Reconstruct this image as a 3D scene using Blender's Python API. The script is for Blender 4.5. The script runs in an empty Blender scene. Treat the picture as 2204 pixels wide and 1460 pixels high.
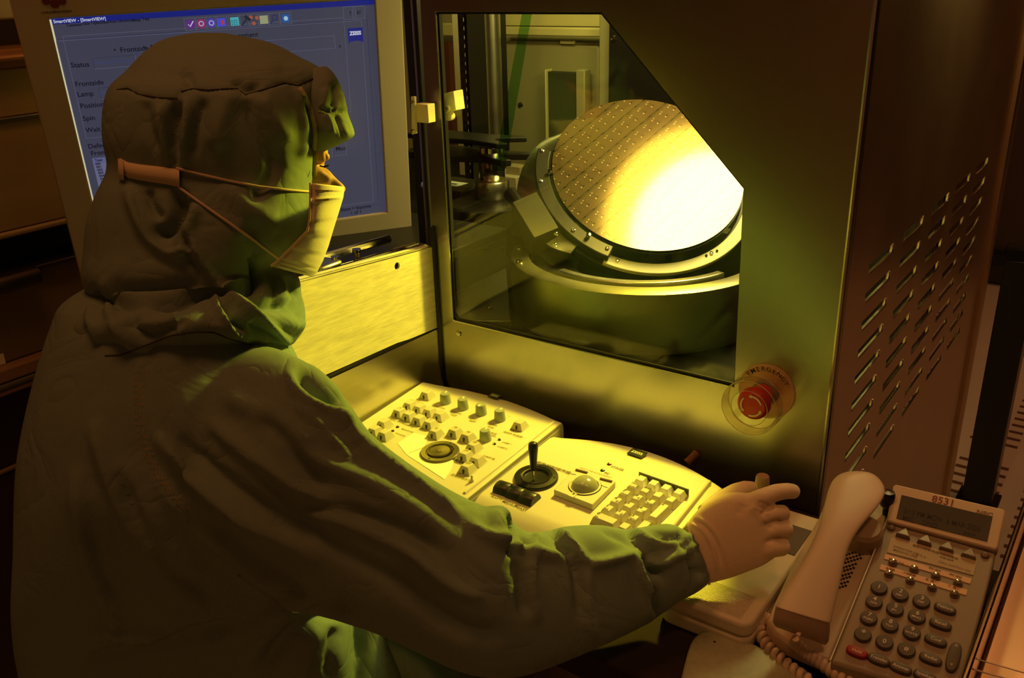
import bpy, bmesh, math, random
import numpy as np
from mathutils import Vector, Matrix, bvhtree
random.seed(4)
sc = bpy.context.scene
COL = sc.collection
# ------------------------------------------------------------------ camera
FPX = 1955.0
PX, PY = 1102.0, 730.0
def _camdir(px, py): return np.array([(px-PX)/FPX, -(py-PY)/FPX, -1.0])
_z = -_camdir(1251, 5517); _z /= np.linalg.norm(_z)
_l = _camdir(-1796, 25); _l -= _l.dot(_z)*_z; _l /= np.linalg.norm(_l)
_R = np.array([-_l, np.cross(_z, -_l), _z])
CAM = np.array([0, 0, 1.35])
cd = bpy.data.cameras.new('camera'); cam = bpy.data.objects.new('camera', cd); COL.objects.link(cam)
cd.sensor_width = 36.0; cd.lens = FPX/2204*36.0; cd.clip_start = .02
cam.matrix_world = Matrix.Translation(CAM) @ Matrix(_R.tolist()).to_4x4()
sc.camera = cam
sc.view_settings.view_transform = 'Standard'; sc.view_settings.look = 'None'
sc.view_settings.gamma = 1; sc.view_settings.use_curve_mapping = False
sc.view_settings.exposure = 0.0
# ------------------------------------------------------------------ light
W = bpy.data.worlds.new('world'); sc.world = W; W.use_nodes = True
W.node_tree.nodes['Background'].inputs[0].default_value = (1.0, .42, .11, 1)
W.node_tree.nodes['Background'].inputs[1].default_value = .006
def lamp(name, kind, loc, target, energy, color, **kw):
    l = bpy.data.lights.new(name, kind); l.energy = energy; l.color = color
    for k, v in kw.items(): setattr(l, k, v)
    o = bpy.data.objects.new(name, l); COL.objects.link(o); o.location = loc
    o.rotation_euler = (Vector(target)-Vector(loc)).to_track_quat('-Z', 'Y').to_euler()
    return o
# inspection lamp inside the tool, above the window: broad disc that the wafer mirrors, and its narrow beam out of the window
lamp('inspection_disc_light', 'AREA', (-.375, 1.325, 1.445), (-.44, 1.30, 1.0), 6.5, (1, .86, .36), shape='DISK', size=.355)
lamp('glare_rim_fill_light', 'AREA', (-.405, 1.325, 1.45), (-.47, 1.30, 1.0), 5.0, (1, .62, .07), shape='DISK', size=.42)  # larger dim disc added to give the wafer glare a yellow rim
lamp('inspection_beam_light', 'SPOT', (-.505, 1.27, 1.372), (-.63, .70, .87), 42, (1, .72, .025), spot_size=math.radians(62), spot_blend=.4, shadow_soft_size=.03)
lamp('chamber_fill_light', 'AREA', (-1.05, 1.55, 1.62), (-1.15, 2.0, 1.15), 3.6, (1, .84, .26), shape='RECTANGLE', size=.6, size_y=.05)  # added fill that brightens the chamber interior
# amber ceiling tubes of the clean room, with two added fill lights
lamp('ceiling_tube_light', 'AREA', (-.85, .45, 2.5), (-.8, .5, .9), 4.8, (1, .32, .09), shape='RECTANGLE', size=.4, size_y=.6)
lamp('phone_fill_light', 'SPOT', (.26, .40, 2.5), (-.10, .76, .8), 15, (1, .38, .12), spot_size=math.radians(34), spot_blend=.7, shadow_soft_size=.12)  # added spot for telephone and hand, its cone kept off the person
lamp('rear_wall_fill_light', 'AREA', (.9, -1.5, 2.5), (.9, -2.4, 1.2), 15, (1, .38, .13), shape='RECTANGLE', size=1.6, size_y=.3)  # added to light the unseen rear wall that the steel front reflects
lamp('aisle_tube_light', 'AREA', (.6, 3.1, 2.7), (.0, 3.1, 0), 15, (1, .40, .14), shape='RECTANGLE', size=1.0, size_y=1.4)

# ------------------------------------------------------------------ helpers
def ray(px, py): return _R @ _camdir(px, py)
def V3(p): return Vector((float(p[0]), float(p[1]), float(p[2])))
def dep(px, py, t): return V3(CAM + t*ray(px, py))
def on(px, py, axis, val):
    d = ray(px, py); t = (val-CAM[axis])/d[axis]; return V3(CAM+t*d)
class Frame:
    def __init__(s, o, u, v):
        s.o = Vector(o); s.u = Vector(u).normalized(); v = Vector(v); s.v = (v - v.dot(s.u)*s.u).normalized(); s.n = s.u.cross(s.v)
    def p(s, a, b, h=0): return s.o + s.u*a + s.v*b + s.n*h
    def hit(s, px, py, h=0):
        d = V3(ray(px, py)); c = V3(CAM); o = s.o + s.n*h
        q = c + d*((o-c).dot(s.n)/d.dot(s.n)); return (q-o).dot(s.u), (q-o).dot(s.v)
    def sub(s, a, b, h=0, rot=0):
        c, q = math.cos(rot), math.sin(rot)
        return Frame(s.p(a, b, h), s.u*c+s.v*q, s.v*c-s.u*q)
WORLD = Frame((0,0,0), (1,0,0), (0,1,0))
def srgb(r, g, b):
    f = lambda c: (c/12.92 if c <= .04045 else ((c+.055)/1.055)**2.4)
    return (f(r/255), f(g/255), f(b/255), 1)
def mat(name, col, rough=.5, metal=0, emis=None, es=1, noise=0, nscale=40, bump=0, bscale=200, stretch=None, spec=.5, sheen=0, alpha=1, coat=0):
    m = bpy.data.materials.new(name); m.use_nodes = True; nt = m.node_tree; b = nt.nodes['Principled BSDF']
    b.inputs['Base Color'].default_value = (*col[:3], 1); b.inputs['Roughness'].default_value = rough; b.inputs['Metallic'].default_value = metal
    b.inputs['Specular IOR Level'].default_value = spec
    if sheen: b.inputs['Sheen Weight'].default_value = sheen
    if coat: b.inputs['Coat Weight'].default_value = coat
    if emis: b.inputs['Emission Color'].default_value = (*emis[:3], 1); b.inputs['Emission Strength'].default_value = es
    if noise or bump:
        tc = nt.nodes.new('ShaderNodeTexCoord'); mp = nt.nodes.new('ShaderNodeMapping'); nt.links.new(tc.outputs['Object'], mp.inputs[0])
        if stretch: mp.inputs['Scale'].default_value = stretch
        if noise:
            n = nt.nodes.new('ShaderNodeTexNoise'); n.inputs['Scale'].default_value = nscale; n.inputs['Detail'].default_value = 5
            nt.links.new(mp.outputs[0], n.inputs[0])
            r = nt.nodes.new('ShaderNodeMapRange'); r.inputs[3].default_value = 1-noise; r.inputs[4].default_value = 1+noise
            r.inputs[1].default_value = .3; r.inputs[2].default_value = .7
            nt.links.new(n.outputs[0], r.inputs[0])
            mx = nt.nodes.new('ShaderNodeVectorMath'); mx.operation = 'SCALE'; mx.inputs[0].default_value = col[:3]
            nt.links.new(r.outputs[0], mx.inputs['Scale']); nt.links.new(mx.outputs[0], b.inputs['Base Color'])
            r2 = nt.nodes.new('ShaderNodeMapRange'); r2.inputs[1].default_value = .3; r2.inputs[2].default_value = .7
            r2.inputs[3].default_value = max(0, rough-noise*.25); r2.inputs[4].default_value = min(1, rough+noise*.25)
            nt.links.new(n.outputs[0], r2.inputs[0]); nt.links.new(r2.outputs[0], b.inputs['Roughness'])
        if bump:
            n2 = nt.nodes.new('ShaderNodeTexNoise'); n2.inputs['Scale'].default_value = bscale; n2.inputs['Detail'].default_value = 3
            nt.links.new(mp.outputs[0], n2.inputs[0]); bp = nt.nodes.new('ShaderNodeBump'); bp.inputs['Strength'].default_value = bump; bp.inputs['Distance'].default_value = .001
            nt.links.new(n2.outputs[0], bp.inputs['Height']); nt.links.new(bp.outputs[0], b.inputs['Normal'])
    return m
def smooth_shade(me, ang=35):
    if ang is None: return
    me.shade_smooth()
    try: me.set_sharp_from_angle(angle=math.radians(ang))
    except Exception: pass
class MB:
    def __init__(s): s.v = []; s.f = []; s.m = []; s.mi = 0
    def add(s, vs, fs):
        k = len(s.v); s.v += [Vector(v) for v in vs]
        for f in fs: s.f.append([i+k for i in f]); s.m.append(s.mi)
    def box(s, F, a0, a1, b0, b1, h0, h1, t=0, tb=None):
        """box in frame F; t shrinks the top (taper)"""
        tb = t if tb is None else tb
        P = [F.p(a, b, h0) for a, b in ((a0,b0),(a1,b0),(a1,b1),(a0,b1))] + [F.p(a, b, h1) for a, b in ((a0+t,b0+tb),(a1-t,b0+tb),(a1-t,b1-tb),(a0+t,b1-tb))]
        s.add(P, [(3,2,1,0),(4,5,6,7),(0,1,5,4),(1,2,6,5),(2,3,7,6),(3,0,4,7)]); return s
    def prism(s, F, pts, h0, h1):
        n = len(pts); area = sum(pts[i][0]*pts[(i+1)%n][1]-pts[(i+1)%n][0]*pts[i][1] for i in range(n))
        if area < 0: pts = pts[::-1]
        P = [F.p(a, b, h0) for a, b in pts]+[F.p(a, b, h1) for a, b in pts]
        s.add(P, [tuple(range(n-1,-1,-1)), tuple(range(n,2*n))]+[(i,(i+1)%n,n+(i+1)%n,n+i) for i in range(n)]); return s
    def lathe(s, F, prof, seg=32, a0=0, a1=2*math.pi, cap=True):
        """profile of (radius, height) around F.n"""
        full = abs(a1-a0-2*math.pi) < 1e-6; m = seg if full else seg+1; k = len(prof); vs = []
        for i in range(m):
            t = a0+(a1-a0)*i/seg; c, q = math.cos(t), math.sin(t)
            vs += [F.p(r*c, r*q, h) for r, h in prof]
        fs = []
        for i in range(seg):
            j = (i+1) % m
            for q in range(k-1): fs.append((i*k+q, j*k+q, j*k+q+1, i*k+q+1))
        if full and cap:
            if prof[0][0] > 1e-5: fs.append(tuple(i*k for i in range(m-1,-1,-1)))
            if prof[-1][0] > 1e-5: fs.append(tuple(i*k+k-1 for i in range(m)))
        s.add(vs, fs); return s
    def ringseg(s, F, r0, r1, h0, h1, a0, a1, seg=40):
        vs = []; fs = []
        for i in range(seg+1):
            t = a0+(a1-a0)*i/seg; c, q = math.cos(t), math.sin(t)
            vs += [F.p(r0*c,r0*q,h0), F.p(r1*c,r1*q,h0), F.p(r1*c,r1*q,h1), F.p(r0*c,r0*q,h1)]
        for i in range(seg):
            for q in range(4): fs.append((i*4+q, i*4+(q+1)%4, i*4+4+(q+1)%4, i*4+4+q))
        fs += [(0,1,2,3)[::-1], tuple(seg*4+q for q in range(4))]
        s.add(vs, fs); return s
    def tube(s, pts, r, seg=8, cap=True):
        pts = [Vector(p) for p in pts]; n = len(pts); rs = r if isinstance(r, (list, tuple)) else [r]*n
        t = (pts[1]-pts[0]).normalized(); a = t.orthogonal().normalized(); vs = []; fs = []
        for i, p in enumerate(pts):
            t2 = ((pts[min(i+1,n-1)]-pts[max(i-1,0)])).normalized()
            a = (a - a.dot(t2)*t2).normalized(); b = t2.cross(a)
            vs += [p+(a*math.cos(2*math.pi*k/seg)+b*math.sin(2*math.pi*k/seg))*rs[i] for k in range(seg)]
        for i in range(n-1):
            for k in range(seg): fs.append((i*seg+k, i*seg+(k+1)%seg, (i+1)*seg+(k+1)%seg, (i+1)*seg+k))
        if cap: fs += [tuple(range(seg-1,-1,-1)), tuple((n-1)*seg+k for k in range(seg))]
        s.add(vs, fs); return s
    def rings(s, R, cap=True):
        k = len(R[0]); vs = [p for r in R for p in r]; fs = []
        for i in range(len(R)-1):
            for q in range(k): fs.append((i*k+q, i*k+(q+1)%k, (i+1)*k+(q+1)%k, (i+1)*k+q))
        if cap: fs += [tuple(range(k-1,-1,-1)), tuple((len(R)-1)*k+q for q in range(k))]
        s.add(vs, fs); return s
    def grid(s, rows):
        k = len(rows[0]); s.add([p for r in rows for p in r], [(i*k+q, i*k+q+1, (i+1)*k+q+1, (i+1)*k+q) for i in range(len(rows)-1) for q in range(k-1)]); return s
    def text(s, F, a, b, txt, size, h=.0003, align='LEFT', sx=1.0, bold=0, shear=0):
        c = bpy.data.curves.new('t', 'FONT'); c.body = txt; c.size = size; c.align_x = align; c.resolution_u = 3; c.offset = bold; c.shear = shear
        o = bpy.data.objects.new('t', c); COL.objects.link(o)
        dg = bpy.context.evaluated_depsgraph_get(); me = bpy.data.meshes.new_from_object(o.evaluated_get(dg))
        s.add([F.p(a+v.co.x*sx, b+v.co.y, h) for v in me.vertices], [tuple(p.vertices) for p in me.polygons])
        bpy.data.objects.remove(o); bpy.data.curves.remove(c); bpy.data.meshes.remove(me); return s
    def build(s, name, mats, parent=None, ang=35, bevel=0, bseg=2, label=None, cat=None, group=None, kind=None, loc=None):
        me = bpy.data.meshes.new(name); mats = mats if isinstance(mats, (list, tuple)) else [mats]
        if parent is not None: off = parent.matrix_world.translation.copy() if parent.parent is None else WL(parent)
        else:
            off = Vector(loc) if loc is not None else Vector(((min(v.x for v in s.v)+max(v.x for v in s.v))/2, (min(v.y for v in s.v)+max(v.y for v in s.v))/2, min(v.z for v in s.v)))
        me.from_pydata([tuple(v-off) for v in s.v], [], s.f); me.update()
        bm = bmesh.new(); bm.from_mesh(me); bmesh.ops.recalc_face_normals(bm, faces=bm.faces) if not getattr(s, 'keepn', False) else None; bm.to_mesh(me); bm.free()
        for m in mats: me.materials.append(m)
        if len(mats) > 1: me.polygons.foreach_set('material_index', s.m)
        smooth_shade(me, ang)
        o = bpy.data.objects.new(name, me); COL.objects.link(o)
        if parent is not None: o.parent = parent; o['_w'] = list(off)
        else: o.location = off; o['_w'] = list(off)
        if bevel:
            b = o.modifiers.new('bevel', 'BEVEL'); b.width = bevel; b.segments = bseg; b.limit_method = 'ANGLE'; b.angle_limit = math.radians(40); b.harden_normals = False
        tag(o, label, cat, group, kind); return o
def WL(o): return Vector(o['_w'])
def tag(o, label=None, cat=None, group=None, kind=None):
    if label: o['label'] = label
    if cat: o['category'] = cat
    if group: o['group'] = group
    if kind: o['kind'] = kind
    return o
def thing(name, label, cat, loc, group=None, kind=None):
    o = bpy.data.objects.new(name, None); COL.objects.link(o); o.location = loc; o['_w'] = list(loc); o.empty_display_size = .05
    bpy.context.view_layer.update()
    return tag(o, label, cat, group, kind)

# ------------------------------------------------------------------ materials
STEEL = mat('brushed_steel', (.42,.41,.37), .27, 1, noise=.012, nscale=14, stretch=(40,1,1), bump=.02, bscale=60)
STEELX = mat('brushed_steel_across', (.62,.58,.46), .30, 1, noise=.05, nscale=8, stretch=(1,1,14))
PANEL = mat('brushed_panel_steel', (.92,.88,.60), .42, .25, noise=.12, nscale=130, stretch=(1,.25,1.6), bump=.5, bscale=160)
SIDE = mat('side_steel', (.56,.42,.27), .34, 1, noise=.06, nscale=9)
DARKSTEEL = mat('dark_steel', (.20,.17,.13), .35, 1, noise=.1, nscale=20)
BLACK = mat('black_plastic', (.012,.011,.010), .35)
BLACKM = mat('black_anodised', (.03,.03,.026), .38, .6)
VOID = mat('dark_lining', (.01,.009,.007), .8)
ALU = mat('turned_aluminium', (.62,.60,.50), .30, 1, noise=.08, nscale=25)
ANOD = mat('grey_anodised', (.085,.08,.062), .36, .7)
CHROME = mat('polished_chrome', (.75,.72,.62), .12, 1)
BEIGE = mat('beige_plastic', (.64,.61,.48), .45, noise=.02, nscale=500, bump=.08, bscale=1500)
KEYM = mat('beige_key_plastic', (.58,.55,.42), .42)
BEZEL = mat('bezel_plastic', (.44,.41,.31), .55)
KNOB = mat('grey_knob_plastic', (.30,.33,.27), .42)
INK = mat('printed_ink', (.03,.03,.025), .6)
INKY = mat('ochre_ink', (.30,.24,.03), .6)
PAPER = mat('pale_label_paper', (.92,.90,.80), .6)
WHITEINK = mat('white_ink', (.75,.72,.66), .5)
CLOTH = mat('teal_woven_cloth', (.19,.275,.24), .8, noise=.05, nscale=900, bump=.25, bscale=1600, sheen=.0, spec=.25)
def wrinkle(m, scale, dist, strength):
    nt = m.node_tree; b = nt.nodes['Principled BSDF']; old = b.inputs['Normal'].links[0].from_socket if b.inputs['Normal'].links else None
    tc = nt.nodes.new('ShaderNodeTexCoord'); n = nt.nodes.new('ShaderNodeTexNoise'); n.inputs['Scale'].default_value = scale; n.inputs['Detail'].default_value = 3; n.inputs['Distortion'].default_value = 1.2
    nt.links.new(tc.outputs['Object'], n.inputs[0]); a = nt.nodes.new('ShaderNodeMath'); a.operation = 'SUBTRACT'; nt.links.new(n.outputs[0], a.inputs[0]); a.inputs[1].default_value = .5
    c = nt.nodes.new('ShaderNodeMath'); c.operation = 'ABSOLUTE'; nt.links.new(a.outputs[0], c.inputs[0]); p = nt.nodes.new('ShaderNodeMath'); p.operation = 'POWER'; nt.links.new(c.outputs[0], p.inputs[0]); p.inputs[1].default_value = .7
    bp = nt.nodes.new('ShaderNodeBump'); bp.inputs['Strength'].default_value = strength; bp.inputs['Distance'].default_value = dist; nt.links.new(p.outputs[0], bp.inputs['Height'])
    if old: nt.links.new(old, bp.inputs['Normal'])
    nt.links.new(bp.outputs[0], b.inputs['Normal'])
wrinkle(CLOTH, 11, .012, .35)
PIPING = mat('stitched_piping', (.40,.42,.28), .8, bump=.4, bscale=900)
DRUM = mat('dark_turned_steel', (.36,.34,.24), .40, 1, noise=.08, nscale=25)
THREAD = mat('stitch_thread', (.55,.50,.32), .8)
SEAMM = mat('seam_thread', (.05,.05,.03), .9)
SKIN = mat('skin', (.62,.36,.22), .5)
MASKM = mat('mask_paper', (.82,.80,.66), .75, bump=.3, bscale=700)
BAND = mat('mask_band_elastic', (.66,.58,.40), .8, bump=.3, bscale=500)
CORDM = mat('mask_cord_elastic', (.66,.58,.44), .8)
GLOVE = mat('knit_glove', (.80,.68,.50), .75, noise=.03, nscale=300, bump=.2, bscale=1500, sheen=.1)
PHONEM = mat('phone_plastic', (.62,.52,.40), .42)
PHONED = mat('phone_face_plastic', (.30,.26,.20), .45)
PKEY = mat('phone_key_rubber', (.10,.09,.07), .5)
REDM = mat('red_plastic', (.55,.03,.02), .35)
FLOORM = mat('floor_tile', (.62,.54,.48), .5, noise=.04, nscale=8)
WALLM = mat('wall_paint', (.10,.08,.06), .7)
DESKM = mat('dark_worktop_steel', (.035,.025,.02), .8, 0, spec=.05, noise=.08, nscale=14)
AMBER = mat('aged_acrylic', (.5,.42,.3), .15, 0, spec=.6)
def glassmat(name, tint, gloss=.05, fac=.07):
    m = bpy.data.materials.new(name); m.use_nodes = True; nt = m.node_tree; nt.nodes.clear()
    o = nt.nodes.new('ShaderNodeOutputMaterial'); t = nt.nodes.new('ShaderNodeBsdfTransparent'); g = nt.nodes.new('ShaderNodeBsdfGlossy'); x = nt.nodes.new('ShaderNodeMixShader')
    lw = nt.nodes.new('ShaderNodeLayerWeight'); lw.inputs[0].default_value = .5; pw = nt.nodes.new('ShaderNodeMath'); pw.operation = 'POWER'; pw.inputs[1].default_value = 4; nt.links.new(lw.outputs['Facing'], pw.inputs[0]); f = nt.nodes.new('ShaderNodeMapRange'); f.inputs[3].default_value = .035; f.inputs[4].default_value = .8; nt.links.new(pw.outputs[0], f.inputs[0])
    t.inputs[0].default_value = (*tint, 1); g.inputs['Roughness'].default_value = gloss
    nt.links.new(f.outputs[0], x.inputs[0]); nt.links.new(t.outputs[0], x.inputs[1]); nt.links.new(g.outputs[0], x.inputs[2]); nt.links.new(x.outputs[0], o.inputs[0]); return m
GLASS = glassmat('window_glass', (.93,.97,.90))
CLEAR = glassmat('clear_plastic', (.96,.94,.90), .06)
GREENF = glassmat('green_reflection_tint', (.55,.80,.50), .4)
GREENG = glassmat('green_reflection_tint_deep', (.50,.75,.50), .3)

# ------------------------------------------------------------------ setting: the room
def struct(mb, name, m, **k): return mb.build(name, m, kind='structure', **k)
struct(MB().box(WORLD, -3.2, 3.2, -2.4, 6.2, -.06, 0), 'floor', FLOORM)
struct(MB().box(WORLD, -3.2, 3.2, 6.2, 6.3, 0, 3.0), 'wall_back', WALLM)
struct(MB().box(WORLD, -3.2, 3.2, -2.5, -2.4, 0, 3.0), 'wall_front', mat('amber_wall_paint', (.45,.36,.26), .7))
struct(MB().box(WORLD, -3.3, -3.2, -2.4, 6.2, 0, 3.0), 'wall_left', WALLM)

YP = .932; XL = -.815; XR = -.252; ZD = .75
# ------------------------------------------------------------------ the inspection tool
tool = thing('inspection_machine', 'large brushed steel wafer inspection machine with a cut-corner viewing window and slotted side', 'machine', (-.53, 1.4, 0))
FP = Frame((0, YP, 0), (1,0,0), (0,0,1))     # a = X, b = Z, n = -Y (towards the operator)
win = [(-.788, .885), (-.362, .885), (-.367, 1.123), (-.547, 1.302), (-.788, 1.302)]
def panel_with_hole(F, outer, hole, h0, h1):
    """outer and hole have the same count of points: a ring of quads"""
    mb = MB(); n = len(outer)
    for h in (h0, h1): mb.v += [F.p(*p, h) for p in outer]+[F.p(*p, h) for p in hole]
    for i in range(n):
        j = (i+1) % n
        mb.f += [[i, j, n+j, n+i], [2*n+i, 3*n+i, 3*n+j, 2*n+j], [i, 2*n+i, 2*n+j, j], [n+i, n+j, 3*n+j, 3*n+i]]
    mb.m = [0]*len(mb.f); return mb
outer = [(-.821, .70), (XR, .70), (XR, 1.25), (XR, 1.75), (-.806, 1.75)]
panel_with_hole(FP, outer, win, -.004, 0).build('front_panel', STEEL, tool, ang=20, bevel=.0006)
f2 = [(-.792,.881),(-.358,.881),(-.363,1.125),(-.5455,1.306),(-.792,1.306)]
MB().prism(FP, f2, -.010, -.006).build('window_pane', GLASS, tool, ang=None)
panel_with_hole(FP, [(-.795,.875),(-.35,.875),(-.355,1.128),(-.54,1.31),(-.795,1.31)], [(-.786,.889),(-.364,.889),(-.369,1.121),(-.549,1.299),(-.786,1.299)], -.0055, -.0042).build('window_gasket', BLACK, tool, ang=20)
MB().lathe(FP.sub(-.778,.867), [(.0,.003),(.0035,.0025),(.0045,0)], 16).build('panel_screw', CHROME, tool)
# folded corner between front and slotted side
MB().tube([(XR+.001, YP+.002, .70), (XR+.001, YP+.002, 1.75)],   .0035, 10).build('corner_fold', STEEL, tool)
FS = Frame((XR, 0, 0), (0,1,0), (0,0,1))     # a = Y, b = Z, n = +X
# slotted side panel: strips around slots
def side_panel():
    mb = MB(); Y0, Y1 = .955, 1.90; zb, zt = .0, 1.75
    cols = [1.031+.1525*i for i in range(5)]; L = .104
    rows = [1.015-.0350*i for i in range(10)]; H = .012
    zs = [zb]; 
    for r in rows[::-1]: zs += [r, r+H]
    zs.append(zt)
    ys = [Y0]
    for c in cols: ys += [c, c+L]
    ys.append(Y1)
    T = -.0016
    for i in range(len(zs)-1):
        slotrow = (i % 2 == 1)
        for j in range(len(ys)-1):
            if slotrow and j % 2 == 1:
                # slot: slanted ends as in the photo -> wedge corners + rim walls
                a0, a1, b0, b1 = ys[j], ys[j+1], zs[i], zs[i+1]; w = .004
                mb.add([FS.p(a0,b0),FS.p(a0+w,b0),FS.p(a0,b1)],[(0,1,2)]); mb.add([FS.p(a1,b1),FS.p(a1,b0),FS.p(a1-w*.3,b1)],[(0,1,2)])
                q = [(a0+w,b0),(a1,b0),(a1,b0+.004),(a1-w,b1),(a0+w,b1),(a0,b1)]
                q = [(a0+w,b0),(a1,b0),(a1-w*.3,b1),(a0,b1)]
                for k in range(4):
                    p0, p1 = q[k], q[(k+1)%4]; mb.mi = 1 if k == 0 else 0
                    mb.add([FS.p(*p0),FS.p(*p1),FS.p(*p1,-.0035),FS.p(*p0,-.0035)],[(0,1,2,3)])
                mb.mi = 0
            else: mb.add([FS.p(ys[j],zs[i]),FS.p(ys[j+1],zs[i]),FS.p(ys[j+1],zs[i+1]),FS.p(ys[j],zs[i+1])],[(0,1,2,3)])
    mb.mi = 1  # chrome beads added so the lower slot edges show white highlights
    for c_ in range(5):
        for r_ in range(10):
            y_, z_ = 1.031+.1525*c_, 1.015-.035*r_; mb.tube([(XR+.0004, y_+.004, z_+.0002), (XR+.0004, y_+.102, z_+.0002), (XR+.0004, y_+.104, z_+.004), (XR+.0004, y_+.1032, z_+.010)], .0009, 6)
    mb.mi = 0; mb.keepn = True
    return mb
side_panel().build('slotted_side_panel', [SIDE, CHROME], tool, ang=20)
MB().box(FS, 1.895, 1.93, 0, 1.75, -.03, .010).build('side_frame_post', SIDE, tool, bevel=.004)
MB().box(FS, .938, .957, .0, 1.75, -.012, .0).build('side_frame_post', DARKSTEEL, tool, bevel=.002)
# fins seen through the slots
MB().box(FS, .96, 1.89, .60, 1.10, -.092, -.09).build('slot_shade_sheet', VOID, tool)  # dark sheet added to make the slots look shaded inside
fin = MB()
for i in range(26): fin.box(FS, 1.26+.012*i, 1.263+.012*i, .66, 1.05, -.07, -.035)
fin.build('heat_sink', ALU, tool, ang=None)
# interior shell
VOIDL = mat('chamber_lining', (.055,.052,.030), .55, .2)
MB().box(WORLD, -1.95, XR-.11, 2.02, 2.04, .5, 1.75).build('rear_lining', mat('olive_painted_steel', (.34,.31,.16), .5, noise=.03, nscale=5), tool)
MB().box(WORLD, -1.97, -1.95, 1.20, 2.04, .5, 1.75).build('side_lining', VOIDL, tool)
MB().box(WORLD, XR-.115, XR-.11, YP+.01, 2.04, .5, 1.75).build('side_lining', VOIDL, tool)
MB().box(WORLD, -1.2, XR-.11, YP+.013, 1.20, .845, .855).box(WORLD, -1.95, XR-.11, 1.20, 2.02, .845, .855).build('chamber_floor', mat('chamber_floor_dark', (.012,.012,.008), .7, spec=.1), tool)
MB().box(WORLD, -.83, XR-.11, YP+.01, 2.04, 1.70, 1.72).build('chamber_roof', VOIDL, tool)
def quadY(pts, Y): return [(lambda p: (p.x, p.z))(on(a, b, 1, Y)) for a, b in pts]
def boxpx(mb, x0, y0, x1, y1, Y, d=.02):
    """upright slab whose face at distance Y spans the given part of the view"""
    p = on(x0, y0, 1, Y); q = on(x1, y1, 1, Y)
    mb.box(WORLD, min(p.x,q.x), max(p.x,q.x), Y, Y+d, min(p.z,q.z), max(p.z,q.z)); return mb
FB = Frame((0, 2.015, 0), (1,0,0), (0,0,1))
OLIVE = mat('olive_door_paint', (.30,.27,.14), .45); OLIVEB = mat('pale_olive_paint', (.60,.54,.24), .35)
boxpx(MB(), 1076, 58, 1296, 80, 1.96, .03).build('cross_rail', OLIVEB, tool, bevel=.003)
boxpx(MB(), 1082, 88, 1290, 470, 1.985, .02).build('access_door', OLIVE, tool, bevel=.015)
boxpx(MB(), 1205, 88, 1235, 95, 1.978, .008).build('door_latch', OLIVEB, tool, bevel=.001)
boxpx(MB(), 1176, 154, 1240, 330, 1.955, .02).build('recess_shade_slab', VOID, tool, bevel=.002)  # black slab standing in for the shade inside a recess
boxpx(MB(), 1239, 150, 1258, 330, 1.945, .03).build('recess_frame', OLIVE, tool, bevel=.003)
boxpx(MB(), 1172, 150, 1177, 330, 1.945, .03).build('recess_frame', OLIVEB, tool, bevel=.001)
boxpx(MB(), 1290, 0, 1312, 330, 1.90, .03).build('frame_post', OLIVE, tool, bevel=.003)
boxpx(MB(), 1312, 0, 1480, 420, 1.88, .02).build('black_bulkhead', BLACK, tool)
for a, b in ((1321, 84), (1120, 226)):
    p = on(a, b, 1, 1.88 if a > 1300 else 1.985); MB().lathe(Frame(p, (1,0,0), (0,0,1)), [(.0,.004),(.006,.003),(.008,0)], 16).build('panel_screw', CHROME, tool)
boxpx(MB(), 1082, -40, 1290, 57, 2.0, .01).build('upper_strip', OLIVEB, tool)
# perforated column with its holes
def perforated(x0, x1, y0, y1, Y, n):
    p = on(x0, y0, 1, Y); q = on(x1, y1, 1, Y); mb = MB(); w = q.x-p.x; zt, zb = p.z, q.z
    pitch = (zt-zb)/n; xa, xb = p.x+w*.55, p.x+w*.80; xc, xd = p.x+w*.22, p.x+w*.36
    for (a0, a1) in ((p.x, xc), (xd, xa), (xb, q.x)): mb.box(WORLD, a0, a1, Y, Y+.004, zb, zt)
    for (a0, a1) in ((xc, xd), (xa, xb)):
        for i in range(n):
            z0 = zb+pitch*i; mb.box(WORLD, a0, a1, Y, Y+.004, z0, z0+pitch*.58)
    mb.box(WORLD, q.x-.004, q.x, Y, Y+.06, zb, zt); return mb
perforated(980, 1018, -60, 400, 1.55, 25).build('perforated_column', BLACKM, tool)
boxpx(MB(), 968, -60, 1024, 380, 1.66, .01).build('lit_backing_slab', mat('lit_backing_tone', (.62,.58,.36), .6), tool)  # added slab, its pale colour stands for the lit surface behind the holes
boxpx(MB(), 1020, -60, 1036, 420, 1.60, .03).build('cable_channel', BLACKM, tool)
for z in (1.17, 1.22, 1.27, 1.10): 
    p = on(1027, 200, 1, 1.6); MB().box(WORLD, p.x-.004, p.x+.004, 1.592, 1.6, z, z+.012).build('cable_clip', ALU, tool)
p = on(1050, 200, 1, 1.70)
MB().lathe(Frame((p.x, 1.72, 0), (1,0,0), (0,1,0)), [(.022, .95), (.022, 1.7)], 24).build('chrome_post', ALU, tool)
p = on(1068, 200, 1, 1.80); MB().box(WORLD, p.x-.006, p.x+.014, 1.8, 1.83, .9, 1.7).build('door_post', BLACKM, tool, bevel=.002)
boxpx(MB(), 944, 50, 980, 78, 1.96, .02).build('cross_rail', OLIVEB, tool, bevel=.003)
boxpx(MB(), 950, 90, 978, 340, 1.97, .02).build('red_duct', mat('red_brown_duct', (.12,.03,.012), .5), tool)
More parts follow.
